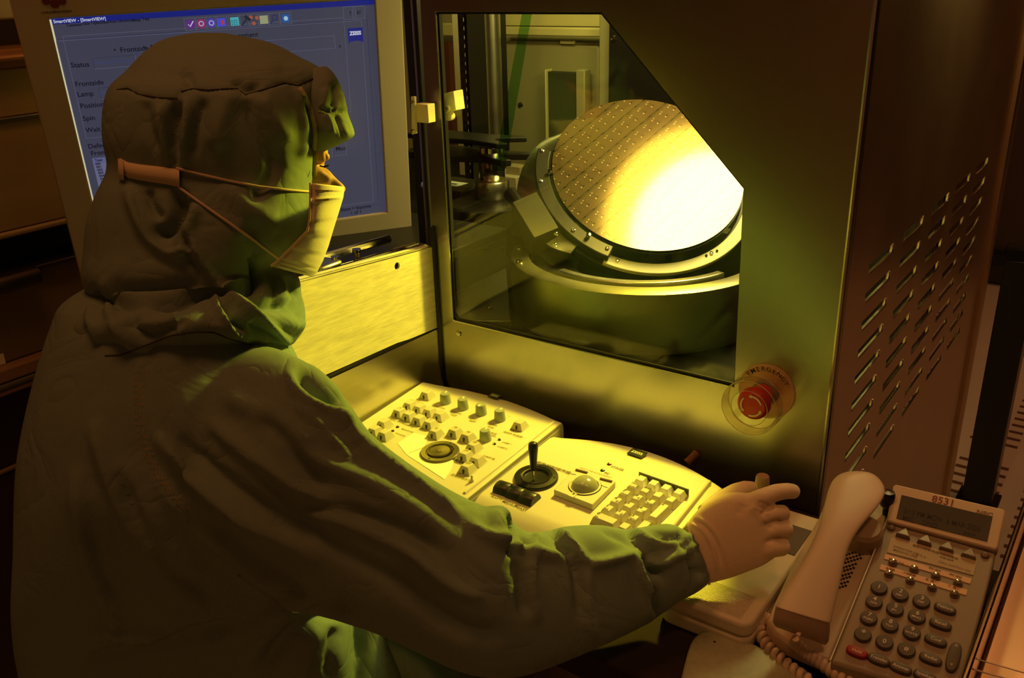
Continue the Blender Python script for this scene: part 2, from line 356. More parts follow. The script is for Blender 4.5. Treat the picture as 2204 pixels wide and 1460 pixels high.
# diagonal reflection in the glass, built as a tinted strip behind the pane
g = MB(); a = [on(x, y, 1, 1.25) for x, y in ((1125,20),(1145,20),(1085,370),(1062,370))]
g.add(a+[q+Vector((0,.002,0)) for q in a], [(0,1,2,3),(7,6,5,4),(0,4,5,1),(1,5,6,2),(2,6,7,3),(3,7,4,0)])
g.build('pane_reflection_strip', GREENF, tool, label='green diagonal reflection in the pane, built as a translucent strip')
# caution sticker at the bottom right corner of the window
st = MB(); q = [FP.hit(*a_, -.0055) for a_ in ((1522,822),(1580,834),(1580,846),(1511,832))]
st.prism(FP, q, -.0060, -.0052)
so = st.build('caution_sticker', PAPER, tool, ang=None)
a_, b_ = FP.hit(1524, 832, -.005); t = MB(); t.add([FP.p(a_,b_,-.005),FP.p(a_+.009,b_,-.005),FP.p(a_+.0045,b_+.006,-.005)],[(0,1,2)]); t.add([FP.p(a_+.016,b_-.003,-.005),FP.p(a_+.017,b_-.003,-.005),FP.p(a_+.017,b_+.007,-.005),FP.p(a_+.016,b_+.007,-.005)],[(0,1,2,3)])
t.text(FP, a_+.019, b_, 'AC', .007, -.005); t.build('sticker_print', mat('red_print', (.4,.05,.02), .6), so, ang=None)

# ------------------------------------------------------------------ wafer stage inside
stage = thing('wafer_stage', 'round aluminium wafer stage with tilted holder ring inside the machine window', 'wafer stage', (-.62, 1.18, .855))
FD = Frame((-.62, 1.18, 0), (1,0,0), (0,1,0))
MB().lathe(FD, [(.185,.86),(.192,.86),(.196,.88),(.197,.94),(.1955,.9475),(.190,.9505),(.172,.9505),(.1695,.948),(.169,.93),(.169,.862)], 96, cap=False).build('drum_wall', DRUM, stage, ang=30)
MB().lathe(FD, [(0,.872),(.169,.872),(.169,.876),(0,.876)], 64, cap=False).build('drum_floor', BLACKM, stage)
WC = Vector((-.655, 1.264, 1.051)); WN = Vector((.427,-.461,.778)).normalized(); WU = Vector((0,1,0)).cross(WN).normalized(); WV = WN.cross(WU)
FW = Frame(WC, WU, WV)
def ang_at(px, py, h=0): a, b = FW.hit(px, py, h); return math.atan2(b, a), math.hypot(a, b)
MB().lathe(FW, [(0,-.030),(.100,-.030),(.145,-.012),(.152,-.006),(.152,-.004),(.140,-.004),(0,-.006)], 72).build('chuck', BLACKM, stage)
MB().lathe(FW, [(.03,-.12),(.05,-.10),(.05,-.03)], 40).build('chuck_neck', BLACKM, stage)
A0, _ = ang_at(1172, 318); A1, _ = ang_at(1318, 535)
if A0 > A1: A0 -= 2*math.pi
# upper retaining ring segment on the left, lower bright ring segment below
rs = MB().ringseg(FW, .1545, .176, -.016, -.003, A0, A1, 60).build('upper_ring_segment', ANOD, stage, bevel=.0015)
B0, _ = ang_at(1300, 560, -.02); B1, _ = ang_at(1610, 520, -.02)
if B0 > B1: B1 += 2*math.pi
lr = MB().ringseg(FW, .159, .177, -.028, -.020, B0, B1+.35, 60).build('lower_ring_segment', mat('pale_ring_paint', (.90,.84,.50), .5), stage, bevel=.001)
MB().ringseg(FW, .1535, .176, -.050, -.0285, B0-1.6, B1+1.2, 90).build('ring_carrier', BLACKM, stage, bevel=.002)
def screw(F, px, py, par, r=.0032, h=0, m=None):
    a, b = F.hit(px, py, h); MB().lathe(F.sub(a, b, h), [(0,.0018),(r*.4,.0018),(r*.45,.0026),(r*.9,.002),(r,0)], 14).build('screw', m or CHROME, par)
for q in ((1167,325),(1164,390),(1234,496),(1307,535)): screw(FW, *q, rs, h=-.003)
for q in ((1329,562),(1531,546)): screw(FW, *q, lr, h=-.020)
for q in ((1520,551),(1543,541)): screw(FW, *q, lr, h=-.020, r=.002, m=BLACK)
# guide pins gripping the wafer edge
for q in ((1183,372),(1266,508)):
    a, b = FW.hit(*q, 0); MB().lathe(FW.sub(a, b), [(.0035,-.004),(.0035,.001),(.0022,.002),(.0022,.004),(.0035,.0045),(0,.005)], 14).build('edge_pin', CHROME, stage)
# bowl shaped shield on the far left of the wafer
bw = MB(); rows = []
SHD = [(-174,.160),(-170,.168),(-165,.178),(-155,.187),(-142,.196),(-130,.2045),(-121,.2095),(-108,.209),(-96,.198),(-88,.185)]
for i in range(41):
    dg_ = -174+86*i/40; k = max(q_ for q_ in range(len(SHD)-1) if SHD[q_][0] <= dg_+1e-6); a_, b_ = SHD[k], SHD[k+1]
    ro = a_[1]+(b_[1]-a_[1])*(dg_-a_[0])/(b_[0]-a_[0]); t = math.radians(dg_); c, q = math.cos(t), math.sin(t)
    row = [FW.p((.1525+(ro-.1525)*s_)*c, (.1525+(ro-.1525)*s_)*q, -.020-.010*s_*s_) for s_ in (0,.25,.5,.75,.9,1.0)]
    rows.append(row+[p_-WN*.004 for p_ in row[::-1]])
bw.rings(rows); bw.build('curved_shield', mat('satin_shield_steel', (.42,.40,.24), .32, 1, noise=.1, nscale=40, stretch=(1,6,1)), stage)
# clamp block with its cylinder
cb = [(1103,435),(1155,413),(1202,490),(1150,512)]
FK = Frame(FW.p(*FW.hit(1150,460,.0),.0), WU, WV)
q = [FK.hit(*a) for a in cb]
MB().prism(FK, q, -.048, 0).build('clamp_block', mat('clamp_block_paint', (.075,.07,.035), .5, .3), stage, bevel=.0008)
c0 = FK.p(*FK.hit(1098,408), -.008); c1 = FK.p(*FK.hit(1126,440), -.012); MB().tube([c0-(c1-c0)*.1, c0, c1, c1+(c1-c0)*.3], [.009,.0105,.0105,.0105], 24).build('clamp_cylinder', BLACKM, stage)
MB().box(FK, min(a[0] for a in q)+.004, max(a[0] for a in q)+.03, min(a[1] for a in q)+.01, max(a[1] for a in q)-.01, -.12, -.049).build('clamp_bracket', BLACKM, stage, bevel=.002)
for p_ in ((1197,503),(1195,527)): 
    pp = dep(*p_, 1.245); MB().lathe(Frame(pp, (1,0,0), (0,0,1)), [(0,.002),(.0025,.0015),(.003,0)], 12).build('screw', CHROME, stage)
# drum rim screws and yoke arms carrying the holder
for q_ in ((1118,536),(1117,563)):
    p_ = on(*q_, 2, .951); MB().lathe(Frame(p_, (1,0,0), (0,1,0)), [(0,.003),(.004,.0025),(.005,0)], 14).build('screw', CHROME, stage)
MB().ringseg(FD, .10, .165, .905, .93, math.radians(190), math.radians(350), 40).build('swivel_plate', ANOD, stage, bevel=.002)
MB().ringseg(FD, .145, .158, .93, .952, math.radians(250), math.radians(345), 30).build('cable_guide', ALU, stage, bevel=.002)
MB().tube([WC-WN*.20, WC-WN*.11], [.05,.05], 30).build('pedestal', BLACKM, stage)
# label on the drum side
la = Frame(FD.p(.197*math.cos(math.radians(200)), .197*math.sin(math.radians(200)), .868), (math.sin(math.radians(20)), -math.cos(math.radians(20)), 0), (0,0,1))
lb = MB(); rws = []
for i in range(5):
    t = math.radians(197+2.6*i); rws.append([FD.p(.1975*math.cos(t), .1975*math.sin(t), h) for h in (.866, .884)])
lb.grid(rws); lb.build('drum_label', PAPER, stage, ang=None)

# the wafer itself
def wafer_mat():
    m = bpy.data.materials.new('patterned_wafer'); m.use_nodes = True; nt = m.node_tree; b = nt.nodes['Principled BSDF']
    tc = nt.nodes.new('ShaderNodeTexCoord'); sp = nt.nodes.new('ShaderNodeSeparateXYZ'); nt.links.new(tc.outputs['UV'], sp.inputs[0])
    def M(op, a, b_=None, c=None):
        n = nt.nodes.new('ShaderNodeMath'); n.operation = op
        for i, v in enumerate((a, b_, c)):
            if v is None: continue
            if isinstance(v, (int, float)): n.inputs[i].default_value = v
            else: nt.links.new(v, n.inputs[i])
        return n.outputs[0]
    # UV holds millimetres on the wafer; die 29.3 x 20.8 mm
    x = M('FLOORED_MODULO', M('ADD', sp.outputs[0], 99.3), 29.3); y = M('FLOORED_MODULO', M('ADD', sp.outputs[1], 19.7), 20.8)
    def rect(x0, x1, y0, y1, xx=x, yy=y):
        r = M('MULTIPLY', M('GREATER_THAN', xx, x0), M('LESS_THAN', xx, x1))
        return M('MULTIPLY', r, M('MULTIPLY', M('GREATER_THAN', yy, y0), M('LESS_THAN', yy, y1)))
    def union(L):
        r = L[0]
        for q in L[1:]: r = M('MAXIMUM', r, q)
        return r
    gx = M('FLOORED_MODULO', x, 1.85); gy = M('FLOORED_MODULO', y, 1.75)
    grid = M('MAXIMUM', M('LESS_THAN', gx, .45), M('LESS_THAN', gy, .45))
    wide = rect(0, 4.2, -1, 30)
    dark = union([rect(8, 29.3, 0, .55), rect(28.4, 29.3, 0, 9), rect(28.0, 29.3, 12.0, 14.4), rect(27.8, 29.3, 16.6, 18.8), rect(0, .9, 4, 12), rect(7.5, 18.6, 6.6, 7.3), rect(17.3, 19.3, 7.0, 9.0), rect(18.2, 19.0, 5.8, 9.8)])
    light = union([rect(6.6, 8.6, 6.0, 8.2), rect(7.4, 9.4, .8, 2.9), rect(17.2, 19.2, 3.0, 5.2)])
    gg = M('MULTIPLY', grid, M('SUBTRACT', 1, wide))
    def mixc(f, a, b_):
        n = nt.nodes.new('ShaderNodeMix'); n.data_type = 'RGBA'
        nt.links.new(f, n.inputs[0])
        for i, v in ((6, a), (7, b_)):
            if isinstance(v, tuple): n.inputs[i].default_value = (*v, 1)
            else: nt.links.new(v, n.inputs[i])
        return n.outputs[2]
    cells = mixc(gg, (.30,.20,.09), (.08,.045,.02)); cells = mixc(wide, cells, (.18,.13,.055))
    cells = mixc(light, cells, (.85,.66,.40)); cells = mixc(dark, cells, (.03,.015,.008))
    nt.links.new(cells, b.inputs['Base Color']); b.inputs['Metallic'].default_value = .45
    rr = nt.nodes.new('ShaderNodeMapRange'); nt.links.new(gg, rr.inputs[0]); rr.inputs[3].default_value = .14; rr.inputs[4].default_value = .24
    nt.links.new(rr.outputs[0], b.inputs['Roughness'])
    b.inputs['Coat Weight'].default_value = .8; b.inputs['Coat Roughness'].default_value = .13; b.inputs['Coat IOR'].default_value = 2.0
    return m
wf = thing('silicon_wafer', 'round patterned golden silicon wafer lying tilted on the stage ring, half glaring white', 'wafer', tuple(WC))
mb = MB(); N = 160
mb.v = [FW.p(0,0,0)]+[FW.p(.15*math.cos(2*math.pi*i/N), .15*math.sin(2*math.pi*i/N), 0) for i in range(N)]
mb.f = [[0, 1+i, 1+(i+1)%N] for i in range(N)]; mb.m = [0]*N; mb.keepn = True
wd = mb.build('patterned_face', wafer_mat(), wf, ang=None)
uvl = wd.data.uv_layers.new(name='uv')
for lp in wd.data.loops:
    p_ = wd.data.vertices[lp.vertex_index].co + WC; r_ = p_-WC; uvl.data[lp.index].uv = (r_.dot(FW.u)*1000, r_.dot(FW.v)*1000)
MB().lathe(FW, [(.1500,0),(.1504,-.0004),(.1500,-.0008),(0,-.0008)], N, cap=False).build('edge', BLACKM, wf)

# robot arm and small units at the far left of the chamber
rob = thing('wafer_robot', 'dark jointed wafer handling robot behind the left window edge', 'robot arm', (-1.0, 1.45, .855))
def cyl(px, py, Y, r, z0, z1, name, m, par, seg=40, prof=None):
    p_ = on(px, py, 1, Y); F = Frame((p_.x, Y+r, 0), (1,0,0), (0,1,0)); return MB().lathe(F, prof or [(r*.95,z0),(r,z0+.003),(r,z1-.003),(r*.95,z1)], seg).build(name, m, par)
cyl(1000, 560, 1.30, .075, .856, .93, 'base_drum', BLACKM, rob)
cyl(1040, 520, 1.38, .035, .93, .965, 'collar', ALU, rob)
cyl(1046, 480, 1.40, .026, .965, 1.03, 'chrome_shaft', CHROME, rob)
zA = 1.03
F_ = Frame((on(1000,450,1,1.4).x, 1.40, 0), (1,0,0), (0,1,0))
MB().prism(F_, [(-.12,-.02),(-.10,-.05),(.0,-.045),(.07,-.02),(.12,-.035),(.135,-.02),(.09,.0),(.085,.02),(.135,.045),(.12,.06),(.06,.045),(-.02,.05),(-.10,.05)], 1.005, 1.018).build('lower_arm', BLACKM, rob, bevel=.002)
MB().prism(F_, [(-.12,-.03),(-.02,-.04),(.05,-.03),(.12,-.045),(.135,-.03),(.09,-.01),(.085,.01),(.13,.04),(.115,.05),(.05,.035),(-.10,.04)], 1.040, 1.050).build('upper_arm', BLACKM, rob, bevel=.002)
un = thing('sensor_unit', 'pale boxy sensor unit with a paper label near the perforated column', 'sensor', tuple(on(1060,430,1,1.62)))
boxpx(MB(), 1028, 372, 1112, 412, 1.62, .07).build('housing', mat('sensor_paint', (.42,.40,.26), .5), un, bevel=.002)
boxpx(MB(), 1050, 392, 1084, 404, 1.612, .006).build('paper_label', PAPER, un)
boxpx(MB(), 1088, 356, 1120, 380, 1.64, .03).build('connector', OLIVE, un, bevel=.002)
un2 = thing('cassette_box', 'flat dark cassette box with a square paper label by the left window edge', 'box', tuple(on(985,420,1,1.45)))
q0 = on(985, 397, 1, 1.45); Fb = Frame((q0.x, q0.y, q0.z-.0485), (1,0,0), (0,1,0))
MB().box(Fb, -.06, .05, -.05, .06, 0, .048).build('case', ANOD, un2, bevel=.002)
MB().box(Fb, -.035, .012, -.02, .02, .0481, .0485).build('paper_label', PAPER, un2)
MB().box(Fb, -.02, -.002, -.004, .003, .0486, .0488).build('label_print', INK, un2)
cv = thing('chamber_plinth', 'low grey plinth plate on the chamber floor left of the drum', 'plinth', (-.93, 1.15, .855))
MB().prism(WORLD, [(p_.x, p_.y) for p_ in (on(960,640,2,.87), on(1090,575,2,.87), on(1100,690,2,.87), on(990,690,2,.87))], .8555, .87).build('plate', ANOD, cv, bevel=.002)
p_ = on(1053, 662, 2, .871); MB().lathe(Frame(p_, (1,0,0),(0,1,0)), [(0,.003),(.003,.0025),(.004,0)], 12).build('screw', CHROME, cv)

# emergency stop button on the front panel
es = thing('emergency_stop_button', 'red emergency stop button with round yellow plate and clear guard ring', 'button', tuple(FP.p(-.324,.893)))
FE = Frame(FP.p(*FP.hit(1650,842),0), (1,0,0), (0,0,1))
disc = MB().lathe(FE, [(.0335,0),(.0335,.0012),(.012,.0012)], 48).build('legend_plate', mat('ochre_plate', (.62,.36,.20), .45), es)
tx = MB()
for i, ch in enumerate('EMERGENCY'):
    an = math.radians(142-13.5*i); F3 = FE.sub(.0250*math.cos(an), .0250*math.sin(an), .0014, an-math.pi/2); tx.text(F3, 0, 0, ch, .0085, 0, 'CENTER', bold=.0001)
tx.build('plate_lettering', INK, disc, ang=None)
MB().lathe(FE, [(.0155,.001),(.0155,.008),(.0145,.010)], 40).build('collar', mat('grey_collar', (.25,.23,.16), .4), es)
MB().lathe(FE, [(.0125,.008),(.0125,.026),(.017,.030),(.0185,.034),(.0178,.042),(.0150,.0455),(.0,.0462)], 48).build('mushroom_cap', REDM, es)
ar = MB()
for i in range(3):
    a0 = math.radians(20+120*i); ar.ringseg(FE, .0110, .0128, .0461, .0467, a0, a0+math.radians(70), 10)
    an = a0+math.radians(80); 
    ar.add([FE.p(.0095*math.cos(an-.16),.0095*math.sin(an-.16),.0466), FE.p(.0142*math.cos(an-.16),.0142*math.sin(an-.16),.0466), FE.p(.0119*math.cos(an+.16),.0119*math.sin(an+.16),.0466)], [(0,1,2)])
ar.build('turn_arrows', WHITEINK, es, ang=None)
gd = MB().lathe(FE, [(.021,.050),(.0315,.050),(.0325,.0515),(.0315,.053),(.021,.053),(.0205,.0515),(.021,.050)], 56, cap=False)
gd.lathe(FE, [(.0305,.034),(.0325,.034),(.0325,.052),(.0305,.052),(.0305,.034)], 56, cap=False)
for i in range(4):
    a0 = math.radians(45+90*i); F3 = FE.sub(.0315*math.cos(a0), .0315*math.sin(a0), 0, a0); gd.box(F3, -.0015, .0015, -.004, .004, .001, .036)
gd.lathe(FE, [(.0285,.001),(.0325,.001),(.0325,.004),(.0285,.004),(.0285,.001)], 56, cap=False)
gdo = gd.build('guard_ring', CLEAR, es, bevel=0)
ge = MB()
for r_, h_ in ((.0322,.0525),(.0208,.0525),(.0322,.034),(.0322,.004)): ge.tube([FE.p(r_*math.cos(2*math.pi*i/48), r_*math.sin(2*math.pi*i/48), h_) for i in range(49)], .00035, 5, cap=False)
ge.build('guard_edge_glint', mat('pale_glint_plastic', (.62,.58,.46), .25), gdo)  # pale rings stand in for bright glints on the clear guard's edges

# ------------------------------------------------------------------ side wall panel left of the consoles
sp_ = thing('side_wall_panel', 'brightly lit brushed steel side panel left of the keyboards with one round hole', 'panel', (XL-.02, .7, .75))
FL = Frame((XL, 0, 0), (0,1,0), (0,0,1))   # a = Y, b = Z, n = +X
YN = .60
t0_, t1_ = .992, 1.018
hy, hz = FL.hit(855, 573)
def holed_plate():
    mb = MB(); n = 24; ring = [(hy+.0052*math.cos(2*math.pi*i/n), hz+.0052*math.sin(2*math.pi*i/n)) for i in range(n)]
    sq = []
    for i in range(n):
        c, s_ = math.cos(2*math.pi*i/n), math.sin(2*math.pi*i/n); k = .012/max(abs(c), abs(s_)); sq.append((hy+k*c, hz+k*s_))
    def topz(y): return t1_+(t0_-t1_)*(y-YN)/(.925-YN)
    P_ = lambda y, z: FL.p(y, z, 0)
    for i in range(n):
        j = (i+1)%n; mb.add([P_(*ring[i]),P_(*sq[i]),P_(*sq[j]),P_(*ring[j])],[(0,1,2,3)]); mb.add([P_(*ring[i]),P_(*ring[j]),FL.p(*ring[j],-.003),FL.p(*ring[i],-.003)],[(0,1,2,3)])
    y0, y1, z0, z1 = hy-.012, hy+.012, hz-.012, hz+.012; zb = .8755
    def quad(a, b, c, d): mb.add([P_(*a),P_(*b),P_(*c),P_(*d)],[(0,1,2,3)])
    quad((YN,zb+.006),(y0,zb),(y0,topz(y0)),(YN,topz(YN))); quad((y1,zb-.003),(.927,zb-.006),(.927,t0_),(y1,topz(y1)))
    quad((y0,zb),(y1,zb-.003),(y1,z0),(y0,z0)); quad((y0,z1),(y1,z1),(y1,topz(y1)),(y0,topz(y0)))
    # folded-back top lip
    mb.add([P_(YN,topz(YN)),P_(.927,t0_),FL.p(.927,t0_+.001,-.012),FL.p(YN,topz(YN)+.001,-.012)],[(0,1,2,3)])
    mb.keepn = True; return mb
holed_plate().build('upper_plate', PANEL, sp_, ang=None)
MB().tube([FL.p(YN,t1_,-.0005), FL.p(.927,t0_,-.0005)], .0016, 8).build('folded_edge', ALU, sp_)
# hole shows a dark lining behind
MB().box(FL, YN, .93, .76, .985, -.02, -.0045).build('backing', VOID, sp_)
lp_ = MB(); rows = []
for i in range(9):
    t = i/8; z = .8675*(1-t)+.752*t; off = .0012+.018*max(0, (t-.55)/.45)**2
    rows.append([FL.p(YN, z+.006, off), FL.p(.927, z, off)])
lp_.grid(rows); lp_.build('lower_plate', STEELX, sp_, ang=60)
MB().box(FL, YN, .929, .866, .8765, -.0035, -.0008).build('seam_joint', BLACK, sp_)
MB().box(WORLD, XL-.004, XL+.004, .9275, .9315, .75, 1.02).build('corner_gap', BLACK, sp_)
# chrome rails on the shelf behind the panel
tr = thing('rail_tray', 'dark shelf with thin chrome rails under the monitor', 'shelf', (-1.0, .8, .95))
MB().box(WORLD, -1.36, XL-.022, .72, 1.14, .95, .965).build('shelf_board', BLACKM, tr, bevel=.002)
for x_, z_, r_ in ((-.845,.990,.0035),(-.865,.985,.002),(-.90,.99,.006)):
    MB().tube([(x_,.68,z_+.012),(x_,.93,z_)], r_, 10).build('rail', CHROME, tr)
MB().box(WORLD, -.93, -.86, .76, .80, .966, 1.0).build('rail_block', ALU, tr, bevel=.004)
for y_ in (.74,.80,.84): MB().lathe(Frame((-.875,y_,.966),(1,0,0),(0,1,0)), [(.004,0),(.004,.03),(.006,.031),(.006,.036),(0,.037)], 14).build('rail_pin', CHROME, tr)

# ------------------------------------------------------------------ worktop
wt = MB().box(WORLD, XL+.001, .16, .585, YP-.001, .715, ZD); wt.build('worktop', DESKM, bevel=.003, label='dark steel worktop carrying the keyboards and the telephone', cat='worktop')
us = thing('under_desk_frame', 'dark steel frame and drawer front below the worktop edge', 'desk frame', (-.35,.7,0))
MB().box(WORLD, -.52, .15, .62, .64, .45, .7145).build('drawer_front', DARKSTEEL, us, bevel=.003)
MB().box(WORLD, -.52, .15, .56, .66, .43, .449).build('lower_shelf', DARKSTEEL, us, bevel=.003)
for x_ in (-.50, .12): MB().box(WORLD, x_-.02, x_+.02, .64, .68, 0, .43).build('leg', DARKSTEEL, us, bevel=.003)
MB().box(WORLD, -.42, -.30, .60, .6195, .60, .64).build('drawer_handle', SIDE, us, bevel=.004)

# ------------------------------------------------------------------ control keyboards
FC = Frame((0, .80, .797), (1,0,0), (0,1,.05))
def console_body(name, parent, xl0, xl1, xr0, xr1, vf, vb, bow, lip, apron=.035, m=BEIGE, nb=.0015):
    """keyboard housing: top plate between front vf and back vb; back bows outwards by bow; front apron rolls down"""
    rows = []; N = 29
    for i in range(N):
        t = i/(N-1); xf = xl0+(xr0-xl0)*t; xb = xl1+(xr1-xl1)*t
        bw_ = bow*(1-(2*t-1)**2)
        P_ = lambda s_, v, h: FC.p(xf+(xb-xf)*s_, v, h)
        pr = [P_(0, vf-apron, -.042), P_(0, vf-apron, -.022), P_(0, vf-apron+.004, -.013), P_(0, vf-apron*.55, -.006), P_(0, vf-apron*.2, -.001), P_(0, vf, 0), P_(1, vb-.001, 0), P_(1, vb+.0005, -.0006), P_(1, vb+bw_*.55+lip*.5, -.0022-bw_*.05), P_(1, vb+bw_+lip*.85, -.006), P_(1, vb+bw_+lip, -.010), P_(1, vb+bw_+lip, -.046)]
        rows.append(pr)
    mb = MB(); mb.rings([list(r) for r in rows]); return mb.build(name, m, parent, ang=28, bevel=.0012)
def keycap(F, a, b, w=.0165, d=.0165, h=.0085, t=.0036, m=KEYM, par=None, lens=False, skirt=True):
    mb = MB(); mb.box(F, a-w/2, a+w/2, b-d/2, b+d/2, .0003, .0012); mb.box(F, a-w/2+.0004, a+w/2-.0004, b-d/2+.0004, b+d/2-.0004, .0012, h, t, t*.8)
    k = mb.build('key', m, par, ang=20, bevel=.0006, bseg=2); return k
k1 = thing('optics_keyboard', 'left beige control keyboard with five round knobs and a jog dial', 'keyboard', (-.69, .80, ZD))
xl0, vfl = FC.hit(1010, 1062); xl1, vbl = FC.hit(918, 819)
xr1, vb2 = FC.hit(1203, 912)
V1F = -.112; 
console_body('housing', k1, -.803, -.8105, -.5735, -.5735, V1F, .083, .018, .006)
# raised strip along the right edge
MB().box(FC, -.5845, -.5795, V1F+.002, .080, 0, .0025, .0015, .001).build('edge_ridge', BEIGE, k1, bevel=.0006)
MB().box(FC, -.572, -.5695, V1F-.02, .075, -.04, -.004, .001).build('edge_ridge', BEIGE, k1, bevel=.0006)
def z1(x, y): return 780+x/4.563, 790+y/4.563
KT = []  # key legends (key object, text)
def legend(F, a, b, s, size, m=INK, par=None, sx=1, name='lettering', bold=.0001, align='LEFT', h=.0004):
    return MB().text(F, a, b, s, size, h, align, sx, bold).build(name, m, par, ang=None)
keys1 = [((640,292),'?'),((470,398),''),((566,430),''),((664,462),''),((768,500),''),((368,468),'G'),((462,502),'D'),((562,542),''),((668,582),'C'),((218,580),''),((226,688),''),((128,650),''),((722,672),'EV'),((912,662),'20'),((1036,708),'50'),((1096,808),'100'),((1014,892),'150'),((1130,938),''),((1034,1018),'DEV'),((1548,590),'')]
for (x, y), s_ in keys1:
    a, b = FC.hit(*z1(x, y), .001); k = keycap(FC, a, b, .0184, .0180, .0098, .0038, par=k1)
    MB().lathe(FC.sub(a, b-.0042, .0072), [(0,.0006),(.0012,.0006),(.0015,0)], 12).build('key_lamp', INK, k)
    MB().box(FC, a-.0010, a+.0010, b-.0088, b-.0074, .0012, .0065).build('light_guide', INK, k)
    if s_: legend(FC, a, b+.0012, s_, .0042, INKY, k, align='CENTER', h=.0101)
def knob(x, y, ang):
    a, b = FC.hit(*z1(x, y), 0); F = FC.sub(a, b, 0, ang)
    k = MB().lathe(F, [(.0076,0),(.0078,.001),(.0067,.0135),(.0060,.0147),(0,.0150)], 40).build('knob', KNOB, k1, ang=40)
    MB().box(F, -.0011, .0011, .0005, .0066, .0144, .0153).build('pointer_mark', WHITEINK, k, bevel=.0003)
    return k
for (x, y), an in (((818,352),.3),((990,408),.3),((1168,462),3.3),((1352,520),0),((1210,718),.1)): knob(x, y, an)
a, b = FC.hit(*z1(762, 845)); F = FC.sub(a, b)
dl = MB().lathe(F, [(.0245,0),(.0245,.0022),(.0236,.0030),(.0177,.0030),(.0172,.0014),(.0159,.0014)], 64, cap=False).build('dial_bezel', mat('bronze_bezel', (.16,.14,.07), .35, .6), k1)
MB().lathe(F, [(.0160,.0016),(.0154,.0042),(.0137,.0046),(.0128,.0035),(.0026,.0026),(.0022,.0032),(0,.0032)], 64).build('jog_dial', mat('turned_dial_metal', (.16,.14,.08), .30, 1), k1)
for an in (90, 270): MB().lathe(F.sub(.0207*math.cos(math.radians(an)), .0207*math.sin(math.radians(an)), .0035), [(0,.0006),(.0008,.0005),(.001,0)], 8).build('screw', INK, dl)
for (x, y) in ((345,592),(297,631),(1343,718),(1295,759)):
    a, b = FC.hit(*z1(x, y)); MB().lathe(FC.sub(a,b), [(0,.0018),(.0016,.0014),(.0022,.0004),(.0026,0)], 16).build('indicator_lamp', mat('dark_red_lens', (.12,.02,.01), .2) if x < 1000 else CHROME, k1)
tx = MB()
CJK = [((392,604),'MONITOR',.0055),((330,645),'OCULAR',.0055),((1382,733),'LAMP 1',.0058),((1336,775),'LAMP 2',.0058),((1452,612),'RESET AF',.0048),((1392,632),'後回對焦範圍',.0075),
 ((708,378),'ANALYZER',.0050),((874,432),'APERTURE',.0050),((872,462),'光圈',.0080),((1076,500),'FIELD',.0050),((1058,522),'視野',.0080),((1256,556),'ZOOM',.0050),((1236,582),'縮放',.0080),((1262,642),'亮度',.0080),((1262,668),'NESS',.0050),
 ((880,1050),'定義自動對焦',.0078),((952,1043),'AF',.0042),((1190,868),'自動對焦',.0070),((470,320),'觀察方式選擇',.0062),((530,318),'TERR',.0045),((275,512),'WL RV',.0045),((390,550),'OPLNRT',.0045),((486,594),'A',.0045),((570,598),'B.EFF',.0045),((1432,480),'1:1',.0045)]
for (x, y), s_, sz in CJK:
    sz *= .72 if ord(s_[0]) > 255 else .86; a, b = FC.hit(*z1(x, y)); tx.text(FC, a, b-sz*.6, s_, sz*.92, .0004, 'LEFT', 1, .00006)
tx.build('printed_lettering', INKY, k1, ang=None)
a, b = FC.hit(*z1(905, 905)); legend(FC, a, b-.004, 'EV DEV', .0068, INK, k1, bold=.0002, h=.0010)
lbp = MB()
for Q in (((345,752),(505,650),(655,692),(600,792),(430,860)), ((430,862),(600,800),(900,920),(868,1018),(806,1108))):
    lbp.prism(FC, [FC.hit(*z1(*q)) for q in Q], .0001, .0005)
lbp.build('paper_overlay', PAPER, k1, ang=None)
# badge with the maker's lettering
def badge(cx, cy, w, par, tilt=0, off=.0):
    a, b = FC.hit(cx, cy, -.002); F = FC.sub(a, b, -.0018, tilt)
    o = MB().box(F, -w/2, w/2, -w*.36, w*.36, 0, .0012).build('badge', mat('badge_green', (.004,.009,.007), .3), par, bevel=.0002)
    MB().text(F, 0, -w*.11, 'ZEISS', w*.33, .0014, 'CENTER', 1, .00012, shear=-.15).build('badge_lettering', mat('badge_print', (.75,.75,.6), .5), o, ang=None)
badge(1065, 854, .0165, k1)
a, b = FC.hit(*z1(1078, 1128)); MB().lathe(FC.sub(a,b), [(.0022,0),(.0022,.003),(.0014,.004),(.0014,.009),(0,.0095)], 12).build('toggle', BEIGE, k1)

k2 = thing('stage_keyboard', 'beige control keyboard with black joystick, trackball and number keys, in front of the window', 'keyboard', (-.455, .79, ZD))
V2F = -.098
console_body('housing', k2, -.5665, -.5655, -.343, -.3365, V2F, .045, .030, .012, apron=.030)
def z2(x, y): return 1000+x/3.6733, 900+y/3.6733
e0 = FC.hit(*z2(1940,512)); e1 = FC.hit(*z2(1672,850)); 
Fe = Frame(FC.p(*e1), FC.p(*e0)-FC.p(*e1), FC.n.cross((FC.p(*e0)-FC.p(*e1)).normalized()))
Le = (FC.p(*e0)-FC.p(*e1)).length
MB().box(Fe, -.045, Le, -.0028, .0028, 0, .0045, .001, .0018).build('edge_ridge', BEIGE, k2, bevel=.001)
a, b = FC.hit(*z2(565,480)); F = FC.sub(a, b)
jb = MB().lathe(F, [(.0262,0),(.0262,.0025),(.0254,.0038),(.0195,.0046),(.0183,.0034),(.0172,.0046),(.0157,.0042),(.0145,.0016),(.008,.0008),(0,.0006)], 64).build('joystick_plate', BLACK, k2)
for an in (20, 110, 200, 290): MB().lathe(F.sub(.0222*math.cos(math.radians(an)), .0222*math.sin(math.radians(an)), .0038), [(0,.0008),(.0012,.0007),(.0016,0)], 10).build('screw', BLACKM, jb)
